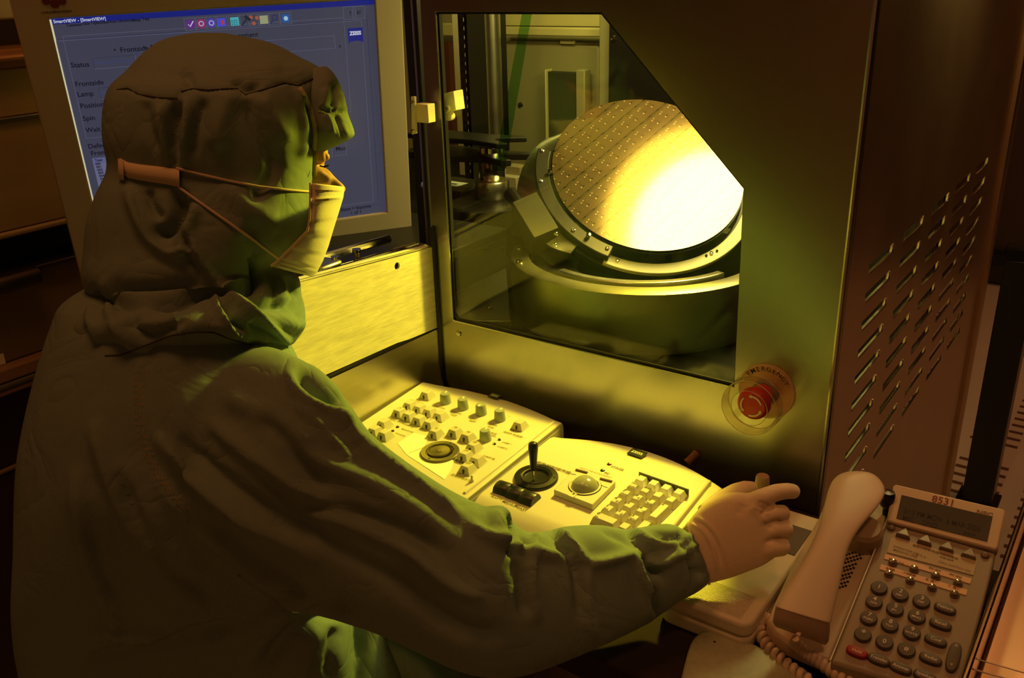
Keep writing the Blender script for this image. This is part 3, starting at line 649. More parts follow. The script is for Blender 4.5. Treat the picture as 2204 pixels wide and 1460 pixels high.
s0 = F.p(.001,-.006,.001); tp = F.p(-.003, .002, .048)
dv = (tp-s0)
js = MB().tube([s0, s0+dv*.34], .0014, 10).build('joystick_shaft', CHROME, k2)
MB().tube([s0+dv*x for x in (.27,.33,.42,.55,.70,.82,.92,.975,1.0)], [.0029,.0037,.0042,.0045,.0052,.0058,.0056,.0047,.0025], 20).build('joystick_grip', BLACK, k2, ang=50)
for (x, y) in ((312,572),(412,612),(512,652)):
    a, b = FC.hit(*z2(x, y)); F = FC.sub(a, b); rows = []
    for i in range(13):
        t = -1+2*i/12; yy = .0105*t; hh = .0005+.0085*math.sqrt(max(0, 1-t*t))
        rows.append([F.p(-.0090, yy, 0), F.p(-.0090, yy, hh), F.p(-.0082, yy, hh+.0006), F.p(.0082, yy, hh+.0006), F.p(.0090, yy, hh), F.p(.0090, yy, 0)])
    MB().rings(rows).build('rocker_key', BLACK, k2, ang=40)
tx = MB(); Fr = FC
for (x, y), s_, sz in (((220,608),'SLOW',.0062),((310,650),'MEDIUM',.0062),((430,700),'FAST',.0062),((326,520),'移動速度',.0062),((578,345),'粗動控制操作搖桿',.0075),((1165,378),'STAGE',.0062),((1112,428),'PC',.0062)):
    a, b = FC.hit(*z2(x, y)); tx.text(FC, a, b-sz*.62, s_, sz*.92, .0004, 'LEFT', 1, .00008)
a, b = FC.hit(*z2(915,392)); tx.text(FC, a, b-.002, 'SELECT THE ACTIVE DEVICE', .0034, .0004)
tx.build('printed_lettering', mat('brown_ink', (.14,.10,.02), .6), k2, ang=None)
# trackball unit
Q = [FC.hit(*z2(*q), .008) for q in ((886,388),(1196,498),(1012,688),(702,568))]
tbp = MB().prism(FC, Q, .0002, .008).build('trackball_housing', BEIGE, k2, bevel=.0012)
a, b = FC.hit(*z2(950,540), .008); F = FC.sub(a, b, .008)
MB().lathe(F, [(.0190,0),(.0190,.0004),(.0184,.0008)], 48, cap=False).build('groove_ring', INK, tbp)
MB().lathe(F, [(.0182,0),(.0182,.0012),(.0166,.0014),(.0164,0)], 48, cap=False).build('trackball_ring', BEIGE, tbp)
pr = [(.0160*math.cos(t), -.003+.0160*math.sin(t)*.92) for t in [math.radians(12+78*i/12) for i in range(13)]]
MB().lathe(F, [(.0159, 0)]+pr[:-1]+[(0, pr[-1][1])], 48).build('trackball', mat('grey_green_ball', (.34,.36,.24), .13, coat=.4), k2, ang=70)
for q0, q1 in (((880,412),(972,436)),((1072,482),(1166,506))):
    c0 = FC.hit(*z2(*q0), .0082); c1 = FC.hit(*z2(*q1), .0082)
    MB().tube([FC.p(*c0,.0085), FC.p(*c1,.0085)], .0016, 8).build('button_slot', mat('brown_slot', (.16,.11,.03), .5), tbp)
for q0, q1 in (((836,440),(880,450)),((1072,530),(1130,552)),((1030,500),(1075,522))):
    c0 = FC.hit(*z2(*q0), .0082); c1 = FC.hit(*z2(*q1), .0082)
    MB().tube([FC.p(*c0,.0081), FC.p(*c1,.0081)], .0004, 6).build('seam_line', INK, tbp)
c0 = FC.hit(*z2(862,604), .0082); MB().box(FC.sub(*c0,.008), -.0035, .0035, -.006, .004, 0, .0008).build('latch', BEIGE, tbp, bevel=.0003)
MB().lathe(FC.sub(*c0,.0088), [(0,.0004),(.0012,.0004),(.0014,0)], 10).build('latch_dot', INK, tbp)
for (x, y), col in (((1143,367),(.14,.02,.01)),((1090,416),(.01,.06,.03))):
    a, b = FC.hit(*z2(x, y)); MB().lathe(FC.sub(a,b), [(0,.0018),(.0018,.0013),(.0026,.0003),(.0030,0)], 16).build('indicator_lamp', mat('lamp_lens', col, .15), k2)
# number keys: pitch measured on the plate
a7 = FC.hit(*z2(1268,606), .006); a9 = FC.hit(*z2(1467,680), .006); a1 = FC.hit(*z2(1138,728), .006)
ux = ((a9[0]-a7[0])/2, (a9[1]-a7[1])/2); vy = ((a1[0]-a7[0])/2, (a1[1]-a7[1])/2)
kang = math.atan2(ux[1], ux[0]); FKp = FC.sub(a7[0], a7[1], 0, kang); PU = math.hypot(*ux)
PV = -FKp.v.dot(FC.u*vy[0]+FC.v*vy[1])
lab = {(0,2):('7','Home'),(1,2):('8','↑'),(2,2):('9','PgUp'),(0,3):('4','←'),(1,3):('5','_'),(2,3):('6','→'),(0,4):('1','End'),(1,4):('2','↓'),(2,4):('3','PgDn'),(0,1):('Num','Lock'),(1,1):('存檔',''),(2,1):('*',''),(3,1):('-',''),(0,5):('0','Ins'),(3,2):('+',''),(3,4):('Enter','')}
def npkey(c, r, w=1, h=1, m=KEYM):
    ca, cb = PU*(c+(w-1)/2), -PV*(r-2+(h-1)/2); W_, H_ = PU*w-.0016, PV*h-.0016
    hh = .009; k = MB(); k.box(FKp, ca-W_/2, ca+W_/2, cb-H_/2, cb+H_/2, .0003, .0015); k.box(FKp, ca-W_/2+.0003, ca+W_/2-.0003, cb-H_/2+.0003, cb+H_/2-.0003, .0015, hh, .0028, .0026)
    o = k.build('key', m, k2, ang=20, bevel=.0008)
    if (c, r) in lab:
        s1, s2 = lab[(c, r)]; big = .0062 if len(s1) == 1 else .0042
        t = MB().text(FKp, ca-W_/2+.0036, cb+H_/2-.0026-big*.75, s1, big, hh+.0002, 'LEFT', 1, .00025 if len(s1)==1 else .0001)
        if s2: t.text(FKp, ca-W_/2+.0042+(.003 if s2 in '↑←→↓' else 0), cb-H_/2+.0036, s2, .0036 if len(s2)>1 else .0062, hh+.0002, 'LEFT', 1, .0001)
        t.build('key_lettering', INK, o, ang=None)
    return o
LENS = mat('clear_key_cap', (.80,.82,.70), .12, coat=1)
for c in range(4): npkey(c, 0.05 if 0 else 0, m=LENS)
for c in range(4): npkey(c, 1)
for r in (2,3,4):
    for c in range(3): npkey(c, r)
npkey(3, 2, 1, 2); npkey(3, 4, 1, 2); npkey(0, 5, 2, 1); npkey(2, 5)
badge(1000+1365/3.6733, 900+283/3.6733, .0205, k2, -.06)
fr_ = MB()
for i in range(4): 
    ca = PU*i; cb = PV*2; fr_.box(FKp, ca-PU/2+.0002, ca+PU/2-.0002, cb+PV/2-.0012, cb+PV/2, .0002, .010)
fr_.build('key_frame', mat('dark_key_frame', (.10,.12,.05), .3), k2, bevel=.0002)

k3 = thing('joystick_console', 'low beige console with ribbed hand rest and small top button, under the gloved hand', 'console', (-.28, .76, ZD))
Z3 = .785; F3 = Frame((0,0,Z3), (1,0,0), (0,1,0))
P3 = [F3.hit(*q) for q in ((1440,1262),(1622,1352),(1652,1325),(1705,1205),(1775,1122),(1700,1092),(1500,1130))]
fl = F3.hit(1455,1290); frr = F3.hit(1625,1350); bl = F3.hit(1480,1095); br = F3.hit(1765,1118)
X0, X1, Y0_, Y1_ = -.318, -.226, .662, .872
mb = MB(); rr = .012
pts = []
for cx, cy, a0 in ((X1-rr,Y0_+rr,-90),(X1-.004,Y1_-.004,0),(X0+.004,Y1_-.004,90),(X0+rr,Y0_+rr,180)):
    r_ = rr if cy < .8 else .004
    for i in range(7): t = math.radians(a0+90*i/6); pts.append((cx+r_*math.cos(t), cy+r_*math.sin(t)))
mb.prism(F3, pts, -.034, -.0165); ps2 = [(X0+(x-X0)*.994+.0004, Y0_+(y-Y0_)*.996+.0004) for x, y in pts]; mb.prism(F3, ps2, -.016, 0)
mb.build('housing', BEIGE, k3, bevel=.004, bseg=4)
rb = MB()
for i in range(20):
    y = .669+.0019*i; rb.box(F3, X0+.014, X1-.012, y, y+.0011, .0, .0007)
rb.build('ribbed_rest', BEIGE, k3, ang=None, bevel=0)
MB().box(F3, X0+.03, X1-.004, .79, .842, .0002, .0012).build('dark_pad', mat('dark_pad', (.10,.08,.06), .5), k3, bevel=.0004)
kx, ky = on(1640, 1046, 2, .846).x, on(1640, 1046, 2, .846).y
FKn = Frame((kx, ky, .78), (1,0,0), (0,1,0))
MB().lathe(FKn, [(.020,.004),(.014,.02),(.0095,.045),(.0105,.056),(.0095,.064),(.0085,.066)], 32).build('grip_stem', mat('grey_grip_plastic', (.50,.46,.36), .45), k3)
MB().lathe(FKn, [(.0072,.0655),(.0074,.070),(.0070,.0765),(.006,.078),(0,.0785)], 32).build('top_button', mat('brown_grey_button', (.42,.30,.20), .35), k3)

# cable plug between keyboard and panel
pl = thing('cable_plug', 'small ribbed cable plug behind the right keyboard against the steel panel', 'plug', tuple(on(1482,985,2,.775)))
p0 = on(1478, 997, 2, .775); p1 = on(1500, 975, 2, .785)
mb = MB(); pts = [p0.lerp(p1, i/14) for i in range(15)]; mb.tube(pts, [.0045+(.0008 if i%2 else 0) for i in range(15)], 14); mb.build('strain_relief', mat('red_brown_rubber', (.22,.10,.04), .5), pl)

# ------------------------------------------------------------------ telephone
th_ = math.radians(17)
FPH = Frame(V3(CAM + ray(1893,1266)*((.806-CAM[2])/ray(1893,1266)[2])), (1,.06,0), (0,math.cos(th_),math.sin(th_)))
ph = thing('desk_telephone', 'beige office telephone with handset, coiled cord and tilted display at the lower right', 'telephone', (FPH.o.x, FPH.o.y, ZD))
def zp(x, y): return 1500+x/3.041, 980+y/3.041
H = lambda x, y, h=0: FPH.hit(*zp(x, y), h)
def skirt(F, pts, hb, m, name, par, zfloor=None, bevel=.002, ht=0):
    """solid from outline pts at height ht straight down to zfloor (world z)"""
    n = len(pts); area = sum(pts[i][0]*pts[(i+1)%n][1]-pts[(i+1)%n][0]*pts[i][1] for i in range(n))
    if area < 0: pts = pts[::-1]
    top = [F.p(*p, ht) for p in pts]; bot = [Vector((q.x, q.y, zfloor)) for q in top]; mb = MB()
    mb.add(bot+top, [tuple(range(n-1,-1,-1)), tuple(range(n,2*n))]+[(i,(i+1)%n,n+(i+1)%n,n+i) for i in range(n)])
    return mb.build(name, m, par, bevel=bevel, ang=30)
body_pts = [H(*q) for q in ((875,1352),(1010,1392),(1720,1600),(1960,640),(1245,425))]
skirt(FPH, body_pts, 0, PHONED, 'keypad_body', ph, ZD+.008, bevel=.0025)
cr = [H(*q, -.006) for q in ((455,1080),(505,1160),(600,1230),(870,1345),(1243,428),(1250,310),(1180,250),(840,300),(800,400),(640,680))]
skirt(FPH, cr, 0, PHONEM, 'handset_cradle', ph, ZD+.008, bevel=.003, ht=-.006)
MB().tube([FPH.p(*H(872,1350),.001), FPH.p(*H(1245,427),.001)], .0008, 6).build('body_seam', WHITEINK, ph)
for q in ((560,1100),(900,1330),(1230,320),(1800,700)):
    a, b = H(*q); p_ = FPH.p(a, b); MB().lathe(Frame((p_.x, p_.y, ZD+.0005), (1,0,0), (0,1,0)), [(.007,0),(.007,.009)], 14).build('rubber_foot', BLACK, ph)
# display unit, tilted up a little more
td = math.radians(30)
hl = FPH.p(*H(1245,432)); 
FD2 = Frame(hl, FPH.u, (0,math.cos(td),math.sin(td)))
D = lambda x, y, h=0: FD2.hit(*zp(x, y), h)
dpts = [D(*q, .006) for q in ((1240,430),(1960,622),(1975,600),(2020,372),(2010,352),(1300,188),(1285,200))]
du = MB().prism(FD2, dpts, -.010, .006).build('display_housing', PHONEM, ph, bevel=.0018)
lc = [D(*q, .0062) for q in ((1340,262),(1935,405),(1900,568),(1305,415))]
ld = MB().prism(FD2, lc, .0058, .0066).build('liquid_crystal_display', mat('lcd_glass', (.06,.06,.045), .3), du)
ua = math.atan2(lc[1][1]-lc[0][1], lc[1][0]-lc[0][0])
tx = MB()
def ptext(mb, F, q, s_, size, h, ang=0, al='LEFT', bold=.00008, sx=1):
    mb.text(F.sub(q[0], q[1], 0, ang), 0, -size*.36, s_, size, h, al, sx, bold)
lcs = MB(); ptext(lcs, FD2, D(1355,360,.007), '5:13 PM MON  6 MAR 2006', .0080, .0068, ua, sx=.74); ptext(lcs, FD2, D(1345,405,.007), 'MIC    DND             >>>', .0078, .0068, ua, sx=.80)
lcs.build('display_characters', BLACK, ld, ang=None)
ptext(tx, FD2, D(1538,282,.006), '8531', .0105, .0064, ua, bold=.0001); tx.build('extension_number', mat('dark_red_print', (.22,.015,.01), .5), du, ang=None)
tx = MB(); ptext(tx, FD2, D(1830,368,.006), 'NEC', .0058, .0064, ua, bold=.0002, sx=1.25); tx.build('maker_lettering', mat('grey_brown_ink', (.20,.15,.10), .5), du, ang=None)
# paper labels and keys
angp = math.atan2(H(1700,838)[1]-H(1283,703)[1], H(1700,838)[0]-H(1283,703)[0])
MB().prism(FPH, [H(*q) for q in ((1272,540),(1835,690),(1810,790),(1245,640))], .0002, .0008).build('number_card', mat('card_paper', (.46,.38,.24), .5), ph)
strip = MB()
for Q in (((1235,650),(1798,812),(1788,846),(1225,682)), ((1205,716),(1772,886),(1762,922),(1195,750))): strip.prism(FPH, [H(*q) for q in Q], .0002, .0008)
strip.build('name_strip', mat('orange_paper', (.75,.52,.34), .5), ph)
tx = MB()
for q, s_, sz in (((1410,592),'電話分機號碼操作說明簡表',.0062),((1285,600),'OPERATOR CALL',.0040),((1285,622),'MESSAGE LINE',.0040),((1410,648),'110  119',.0040),((1590,670),'轉接代碼表',.0044),((1580,700),'CALL SWITCH 333',.0040),((1255,682),'My Line  :',.0052),((1500,735),':  單鍵撥號',.0050),((1640,778),': 單鍵撥號',.0050),((1235,742),'未接聽',.0050),((1340,768),': 代接截聽',.0050),((1480,810),':  跟  隨',.0050),((1625,852),':  代  接',.0050)):
    sz *= .55 if any(ord(c) > 255 for c in s_) else .85; ptext(tx, FPH, H(*q), s_, sz, .0010, angp, bold=.00003)
tx.build('card_lettering', mat('faded_ink', (.16,.11,.07), .6), ph, ang=None)
for q, s1, s2 in (((1193,872),'1',''),((1330,915),'2','ABC'),((1470,960),'3','DEF'),((1160,965),'4','GHI'),((1297,1012),'5','JKL'),((1440,1060),'6','MNO'),((1125,1070),'7','PQRS'),((1263,1115),'8','TUV'),((1407,1165),'9','WXYZ'),((1087,1178),'*',''),((1228,1228),'0',''),((1372,1278),'#','')):
    a, b = H(q[0], q[1]-6, .003); F = FPH.sub(a, b, 0, angp)
    k = MB().lathe(F, [(.0074,0),(.0074,.0028),(.0066,.0040),(.0,.0043)], 32).build('number_key', PKEY, ph)
    t = MB(); t.text(F, 0, (.0004 if s2 else -.0024), s1, .0062 if s1 != '*' else .009, .0046, 'CENTER', 1, .00008)
    if s2: t.text(F, 0, -.0036, s2, .0034, .0046, 'CENTER', 1, .00003)
    t.build('key_lettering', WHITEINK, k, ang=None)
def oval(F, w, d, h, m, name, par):
    P_ = lambda k, z: [F.p(k*w*math.copysign(abs(math.cos(t))**.75, math.cos(t)), k*d*math.copysign(abs(math.sin(t))**.75, math.sin(t)), z) for t in [2*math.pi*i/28 for i in range(28)]]
    return MB().rings([P_(1,0), P_(1,h*.6), P_(.93,h*.9), P_(.8,h)]).build(name, m, par, ang=50)
for q, s_, m in (((1625,1005),'Feature',PKEY),((1595,1108),'Recall',PKEY),((1563,1215),'Conf',PKEY),((1530,1335),'Redial',PKEY),((1048,1290),'Hold',mat('dark_red_key', (.30,.02,.015), .5)),((1190,1340),'Transfer',PKEY),((1335,1395),'Answer',PKEY),((1492,1448),'Speaker',PKEY)):
    a, b = H(q[0], q[1]-4, .003); F = FPH.sub(a, b, 0, angp); k = oval(F, .0092, .0048, .0042, m, 'function_key', ph)
    MB().text(F, 0, -.0016, s_, .0042, .0044, 'CENTER', 1, .00003).build('key_lettering', WHITEINK, k, ang=None)
a, b = H(1680,1322,.002); F = FPH.sub(a, b, 0, angp+math.pi/2+.03); k = oval(F, .0155, .0052, .0035, PKEY, 'volume_rocker', ph)
MB().text(F.sub(.009,.0,0,-math.pi/2), 0, -.001, '^', .006, .0038, 'CENTER').text(F.sub(-.009,.0,0,-math.pi/2), 0, -.001, 'v', .005, .0038, 'CENTER').build('key_lettering', WHITEINK, k, ang=None)
for q in ((1283,703),(1422,747),(1565,792),(1710,838),(1257,778),(1397,822),(1540,868),(1688,912)):
    a, b = H(q[0], q[1]-3, .002); F = FPH.sub(a, b); k = MB().lathe(F, [(.0042,0),(.0042,.0015),(.0036,.0028),(.0028,.0022),(.0026,.0038),(0,.0042)], 24).build('line_key', mat('smoky_key', (.16,.13,.09), .15, coat=1), ph)
for q in ((1357,505),(1497,548),(1640,593),(1785,637)):
    a, b = H(q[0], q[1]+6, .002); F = FPH.sub(a, b, 0, angp); mb = MB()
    mb.add([F.p(-.0072,-.0058,0),F.p(.0072,-.0058,0),F.p(.0012,.0078,0),F.p(-.0012,.0078,0),F.p(-.0062,-.0046,.0050),F.p(.0062,-.0046,.0050),F.p(.0008,.0062,.003),F.p(-.0008,.0062,.003)],[(3,2,1,0),(4,5,6,7),(0,1,5,4),(1,2,6,5),(2,3,7,6),(3,0,4,7)])
    mb.build('soft_key', mat('olive_key', (.20,.17,.12), .4), ph, bevel=.0008)
for q in ((1272,475),(1886,655)):
    a, b = H(*q, .001); MB().lathe(FPH.sub(a,b), [(.0036,0),(.0036,.002),(.002,.0032),(0,.0034)], 20).build('round_key', mat('olive_key', (.16,.11,.08), .4), ph)
# speaker holes
hol = MB()
for i in range(9):
    for j in range(7):
        x = 958+j*20+(10 if i%2 else 0)+i*-3; y = 660+i*26-j*6
        if x > 1100-i*14: continue
        a, b = H(x, y, -.006); hol.lathe(FPH.sub(a, b, -.006, angp), [(.0013,0),(.0013,.0004),(0,.0004)], 8)
hol.build('speaker_holes', VOID, ph, ang=None)
# handset
def pxring(A, B, cen, k=1.0, n=28, e=2.3, flat=0):
    """closed ring whose silhouette edges seen from the viewpoint are the pixels A and B, centred on the world point cen"""
    t = (np.array(_R.T) @ (np.array(cen)-CAM)); t = -t[2]
    a = dep(*A, t); b = dep(*B, t); c = (a+b)/2; w = (a-b)/2; d = (V3(CAM)-c).normalized(); d = (d-d.dot(w.normalized())*w.normalized()).normalized()*w.length*k
    out = []
    for i in range(n):
        th = 2*math.pi*i/n; cs, sn = math.cos(th), math.sin(th)
        out.append(c + w*math.copysign(abs(cs)**(2/e), cs) + d*math.copysign(abs(sn)**(2/e), sn)*(1-flat*(sn < 0)))
    return out
hs = [((1825,1014),(1866,1014),.030,.9),((1802,1024),(1888,1026),.030,.55),((1789,1040),(1902,1046),.031,.42),((1780,1066),(1905,1064),.032,.38),((1773,1098),(1886,1096),.034,.42),((1763,1138),(1845,1138),.036,.58),((1746,1178),(1820,1184),.036,.62),((1722,1220),(1811,1230),.034,.55),((1696,1262),(1802,1276),.032,.45),((1678,1290),(1791,1320),.031,.42), ((1670,1307),(1786,1342),.030,.44), ((1669,1309),(1785,1344),.030,.44)]
R_ = []
for A, B, h, k in hs:
    mx_, my_ = (A[0]+B[0])/2, (A[1]+B[1])/2; a, b = FPH.hit(mx_, my_, h); R_.append(pxring(A, B, FPH.p(a, b, h-.004), k, e=2.8))
hd = MB().rings(R_).build('handset', PHONEM, ph, ang=60)
sm = hd.modifiers.new('smooth', 'SUBSURF'); sm.levels = 2; sm.render_levels = 2
p_ = FPH.p(*FPH.hit(1862,1140,.012), .012)
MB().lathe(Frame(p_, FPH.u, FPH.v), [(.017,-.02),(.017,.0),(.014,.004),(0,.004)], 32).build('earpiece_cup', mat('dark_beige_plastic', (.34,.26,.18), .45), ph)
# mouthpiece end plate with the cord socket
p_ = FPH.p(*FPH.hit(1722,1368,.016), .016)
E_ = []
for A, B, h, k in (((1671,1309),(1784,1343),.0295,.42), ((1668,1324),(1783,1360),.024,.42), ((1665,1340),(1781,1380),.018,.38), ((1670,1350),(1775,1389),.012,.3)):
    a, b = FPH.hit((A[0]+B[0])/2, (A[1]+B[1])/2, h); E_.append(pxring(A, B, FPH.p(a, b, h-.004), k, e=3))
MB().rings(E_).build('handset_end', mat('handset_end_tone', (.36,.27,.19), .5), ph, ang=60)  # end face coloured darker than the rest of the handset
# coiled cords
def coil(path, r, turns, wr, name):
    pts = [Vector(p) for p in path]; n = len(pts)
    def C_(t):
        x = t*(n-1); i = min(int(x), n-2); f = x-i; p0, p1, p2, p3 = pts[max(i-1,0)], pts[i], pts[i+1], pts[min(i+2,n-1)]
        return .5*((2*p1)+(-p0+p2)*f+(2*p0-5*p1+4*p2-p3)*f*f+(-p0+3*p1-3*p2+p3)*f**3)
    N_ = turns*14; out = []; a = Vector((0,0,1))
    for i in range(N_+1):
        t = i/N_; c = C_(t); d = (C_(min(1,t+.01))-C_(max(0,t-.01))).normalized(); a = (a-a.dot(d)*d).normalized(); b = d.cross(a); th = 2*math.pi*turns*t
        out.append(c+(a*math.cos(th)+b*math.sin(th))*r)
    return MB().tube(out, wr, 8).build(name, PHONEM, ph, ang=80)
zc_ = ZD+.012
P1 = [on(x, y, 2, z) for x, y, z in ((1660,1345,.765),(1642,1328,.768),(1632,1345,.766),(1650,1388,.763),(1690,1428,.762),(1740,1466,.762),(1800,1510,.762),(1860,1560,.762))]
coil(P1, .0034, 24, .0031, 'coiled_cord')
P2 = [on(x, y, 2, z) for x, y, z in ((1706,1382,.775),(1730,1402,.77),(1760,1422,.768),(1800,1452,.765),(1850,1490,.763),(1900,1530,.762))]
coil(P2, .0038, 17, .0032, 'coiled_cord')
MB().tube([FPH.p(*FPH.hit(1716,1352,.02),.02), dep(1719,1366,.800), dep(1712,1374,.795), P2[0]], [.0022,.0028,.0032,.0030], 10).build('cord_lead', PHONEM, ph)
# small black knob behind the phone
kn = thing('leveling_knob', 'small black round knob standing between telephone and slotted panel', 'knob', tuple(on(1912,1072,2,ZD)))
q_ = on(1914, 1048, 2, .86); MB().lathe(Frame((q_.x, q_.y, ZD), (1,0,0), (0,1,0)), [(.003,0),(.003,.085),(.006,.088),(.007,.091),(.007,.101),(.006,.104),(0,.105)], 24).build('knob_head', BLACK, kn)

# rounded brushed plate in the lower foreground
pt = thing('rounded_steel_plate', 'greenish brushed metal plate with rounded corner at the bottom edge, before the telephone', 'plate', tuple(dep(1590,1450,.80)))
fpz = .745
FQ = Frame((0,0,.762), (1,0,0), (0,1,0))
def Q_(x, y): return FQ.hit(x, y)
c_ = [Q_(*q) for q in ((1462,1475),(1470,1440),(1480,1402),(1487,1383),(1497,1368),(1512,1360),(1530,1357),(1552,1358),(1580,1366),(1700,1421),(1735,1440),(1790,1500),(1780,1600),(1440,1620))]
MB().prism(FQ, c_, -.011, 0).build('plate', mat('satin_plate_steel', (.42,.46,.32), .45, .4, noise=.08, nscale=160, bump=.2, bscale=500), pt, bevel=.0025, bseg=3)
sc_ = Q_(1538,1382); MB().lathe(FQ.sub(*sc_), [(0,.0004),(.0012,.0003),(.0014,0)], 10).build('screw_hole', INK, pt)

# ------------------------------------------------------------------ monitor
K_ = 1.15/1.25
MC = [V3(CAM+(np.array(p)-CAM)*K_) for p in ((-1.291,.705,1.305),(-1.047,1.093,1.313),(-1.093,1.127,.963),(-1.337,.739,.955))]
FM = Frame(MC[0], MC[1]-MC[0], MC[0]-MC[3])      # a along the top edge, b up (screen is below: negative)
mon = thing('computer_monitor', 'square beige framed computer monitor showing a blue grey program window behind the hooded head', 'monitor', tuple(FM.p(.2,-.36,-.04)))
m_ = lambda x, y, h=0: FM.hit(x, y, h)
SW = (MC[1]-MC[0]).length; SH = (MC[0]-MC[3]).length
bl_, br_ = m_(175,600)[0], m_(884,480)[0]; bb = m_(886,497)[1]; btop = .048
bz = panel_with_hole(FM, [(bl_,bb),(br_,bb),(br_,btop),(bl_,btop)], [(0,-SH),(SW,-SH),(SW,0),(0,0)], -.018, .006).build('bezel', BEZEL, mon, ang=20, bevel=.002)
MB().box(FM, bl_+.004, br_-.004, bb+.004, btop-.004, -.055, -.0185, -.0).build('rear_housing', BLACKM, mon, bevel=.006)
MB().box(FM, bl_+.03, br_-.002, bb-.034, bb-.0005, -.03, .004).build('speaker_bar', mat('perforated_black_grille', (.035,.032,.022), .5), mon, bevel=.002)
gr = MB(); n_ = 0
ax = br_-.006
while ax > br_-.16:
    by = bb-.004; k = 0
    while by > bb-.031:
        gr.box(FM, ax-.0011, ax+.0011, by-.0011, by+.0011, .0041, .0044); by -= .0034; k += 1
    ax -= .0038
gr.build('grille_holes', mat('grille_hole_dark', (.10,.09,.05), .6), mon, ang=None)
SCR = mat('screen_glow', (.03,.03,.05), .25, emis=srgb(58,59,76), es=1.0)
scn = MB().box(FM, -.002, SW+.002, -SH-.002, .002, -.004, .0).build('screen', SCR, mon, ang=None)
def smat(name, c): return mat('screen_'+name, (.02,.02,.03), .3, emis=srgb(*c), es=1)
UI = smat('dark_text', (16,17,32)); UIL = smat('light_line', (84,86,108)); UIB = smat('title_blue', (22,30,112)); UIW = smat('list_grey', (92,95,122)); UID = smat('dark_line', (42,45,70)); UIT = smat('title_text', (190,192,205)); UIG = smat('grey_text', (56,60,92))
def rpx(mb, x0, y0, x1, y1, h=.0003, th=.0): 
    a0, b0 = m_(x0, y0); a1, b1 = m_(x1, y1); mb.add([FM.p(a0,b1,h),FM.p(a1,b1,h),FM.p(a1,b0,h),FM.p(a0,b0,h)],[(0,1,2,3)]); return mb
def rect(mb, a0, b0, a1, b1, h=.0003): mb.add([FM.p(a0,b0,h),FM.p(a1,b0,h),FM.p(a1,b1,h),FM.p(a0,b1,h)],[(0,1,2,3)]); return mb
def outline(mb, a0, b0, a1, b1, w=.0007, h=.0004):
    for r in ((a0,b0,a1,b0+w),(a0,b1-w,a1,b1),(a0,b0,a0+w,b1),(a1-w,b0,a1,b1)): rect(mb, *r, h)
rect(MB(), 0, -SH, .0022, -.002, .0004).build('bright_edge_column', mat('screen_edge', (.5,.5,.4), .3, emis=srgb(196,190,150)), scn, ang=None)
rect(MB(), .0026, -.0082, SW, -.0010).build('title_bar', UIB, scn, ang=None)
t = MB(); t.text(FM, .004, -.0066, 'SmartVIEW - [SmartVIEW]', .0056, .0006, 'LEFT', 1, .0001); t.build('title_lettering', UIT, scn, ang=None)
t = MB()
def scr(x, y, s_, size, al='LEFT', bold=.00014, mb=None):
    a, b = m_(x, y); (mb or t).text(FM, a, b-size*.36, s_, size, .0007, al, 1, bold)
for x, y, s_ in ((143,54,'Cassette'),(175,51,'View'),(196,49,'Options'),(224,47,'Service'),(252,45,'Ultraviolet'),(286,43,'Help'),(306,41,'Test')): scr(x, y, s_, .0050)
for x, y, s_ in ((258,107,'Frontside'),(323,102,'Backside'),(152,140,'Status'),(161,181,'Frontside'),(166,203,'Lamp'),(172,228,'Position'),(178,255,'Spin'),(184,280,'Wait'),(189,315,'Defect list'),(195,330,'Frontside defects'),(512,76,'rement'),(722,320,'Max')): scr(x, y, s_, .0092)
for i, s_ in enumerate(('000','001','002','003','004','005','006','007','008','009')): scr(205+i*2.1, 353+i*6.4, s_, .0046)
for i, s_ in enumerate(('No Contact','Crash Left','Crash Right','Crash Top','Crash Low','>0000','0000')): scr(233+i*2.0, 350+i*6.3, s_, .0046)
scr(204,345,'Type',.0046); scr(230,342,'Description',.0046); scr(652,130,'y',.009); scr(729,98,'s',.0075)
scr(722,453,'ol State = Inactive',.0078); scr(754,458,'1 of 1',.0078); scr(752,28,'?',.0075); scr(768,26,'k?',.0070)
for x, y in ((247,107),(313,102)): a, b = m_(x, y); t.lathe(FM.sub(a,b), [(.0012,.0004),(.0012,.0006),(0,.0006)], 10)
t.build('screen_lettering', UI, scn, ang=None)
t = MB(); scr(201,134,'manual mode',.0088,mb=t); scr(214,199,'main',.0088,mb=t); scr(219,225,'22  20',.0088,mb=t); scr(228,250,'0',.0088,mb=t); scr(233,275,'0',.0088,mb=t); t.build('field_lettering', UIG, scn, ang=None)
t = MB(); l = MB()
def box2(x0, y0, x1, y1):
    a0, b0 = m_(x0, y0); a1, b1 = m_(x1, y1); outline(t, a0, b1, a1, b0, .0006); rect(l, a0, b1, a1, b1+.0006, .0005); rect(l, a1-.0006, b1, a1, b0, .0005)
for r in ((198,125,296,142),(212,189,300,207),(217,214,320,232),(223,240,330,258),(228,266,340,283),(716,300,746,333),(660,318,716,338),(214,174,220,181)): box2(*r)
a0, b0 = m_(120,88); outline(l, a0, -SH+.02, SW-.02, b0, .0006)
a0, b0 = m_(142,112); outline(l, a0, m_(170,300)[1], SW-.045, b0+.02, .0005)
a0, b0 = m_(135,107); a1, b1 = m_(722,104); outline(l, m_(560,100)[0], b1, a1, b1+.018, .0005)
rect(t, m_(120,87)[0], b0:=m_(120,87)[1], SW-.015, b0+.0007, .0004)
rect(t, SW-.012, -SH+.022, SW-.0113, -.02, .0004); rect(t, .004, -SH+.014, SW-.01, -SH+.0147, .0004)
t.build('dark_rules', UID, scn, ang=None); l.build('light_rules', UIL, scn, ang=None)
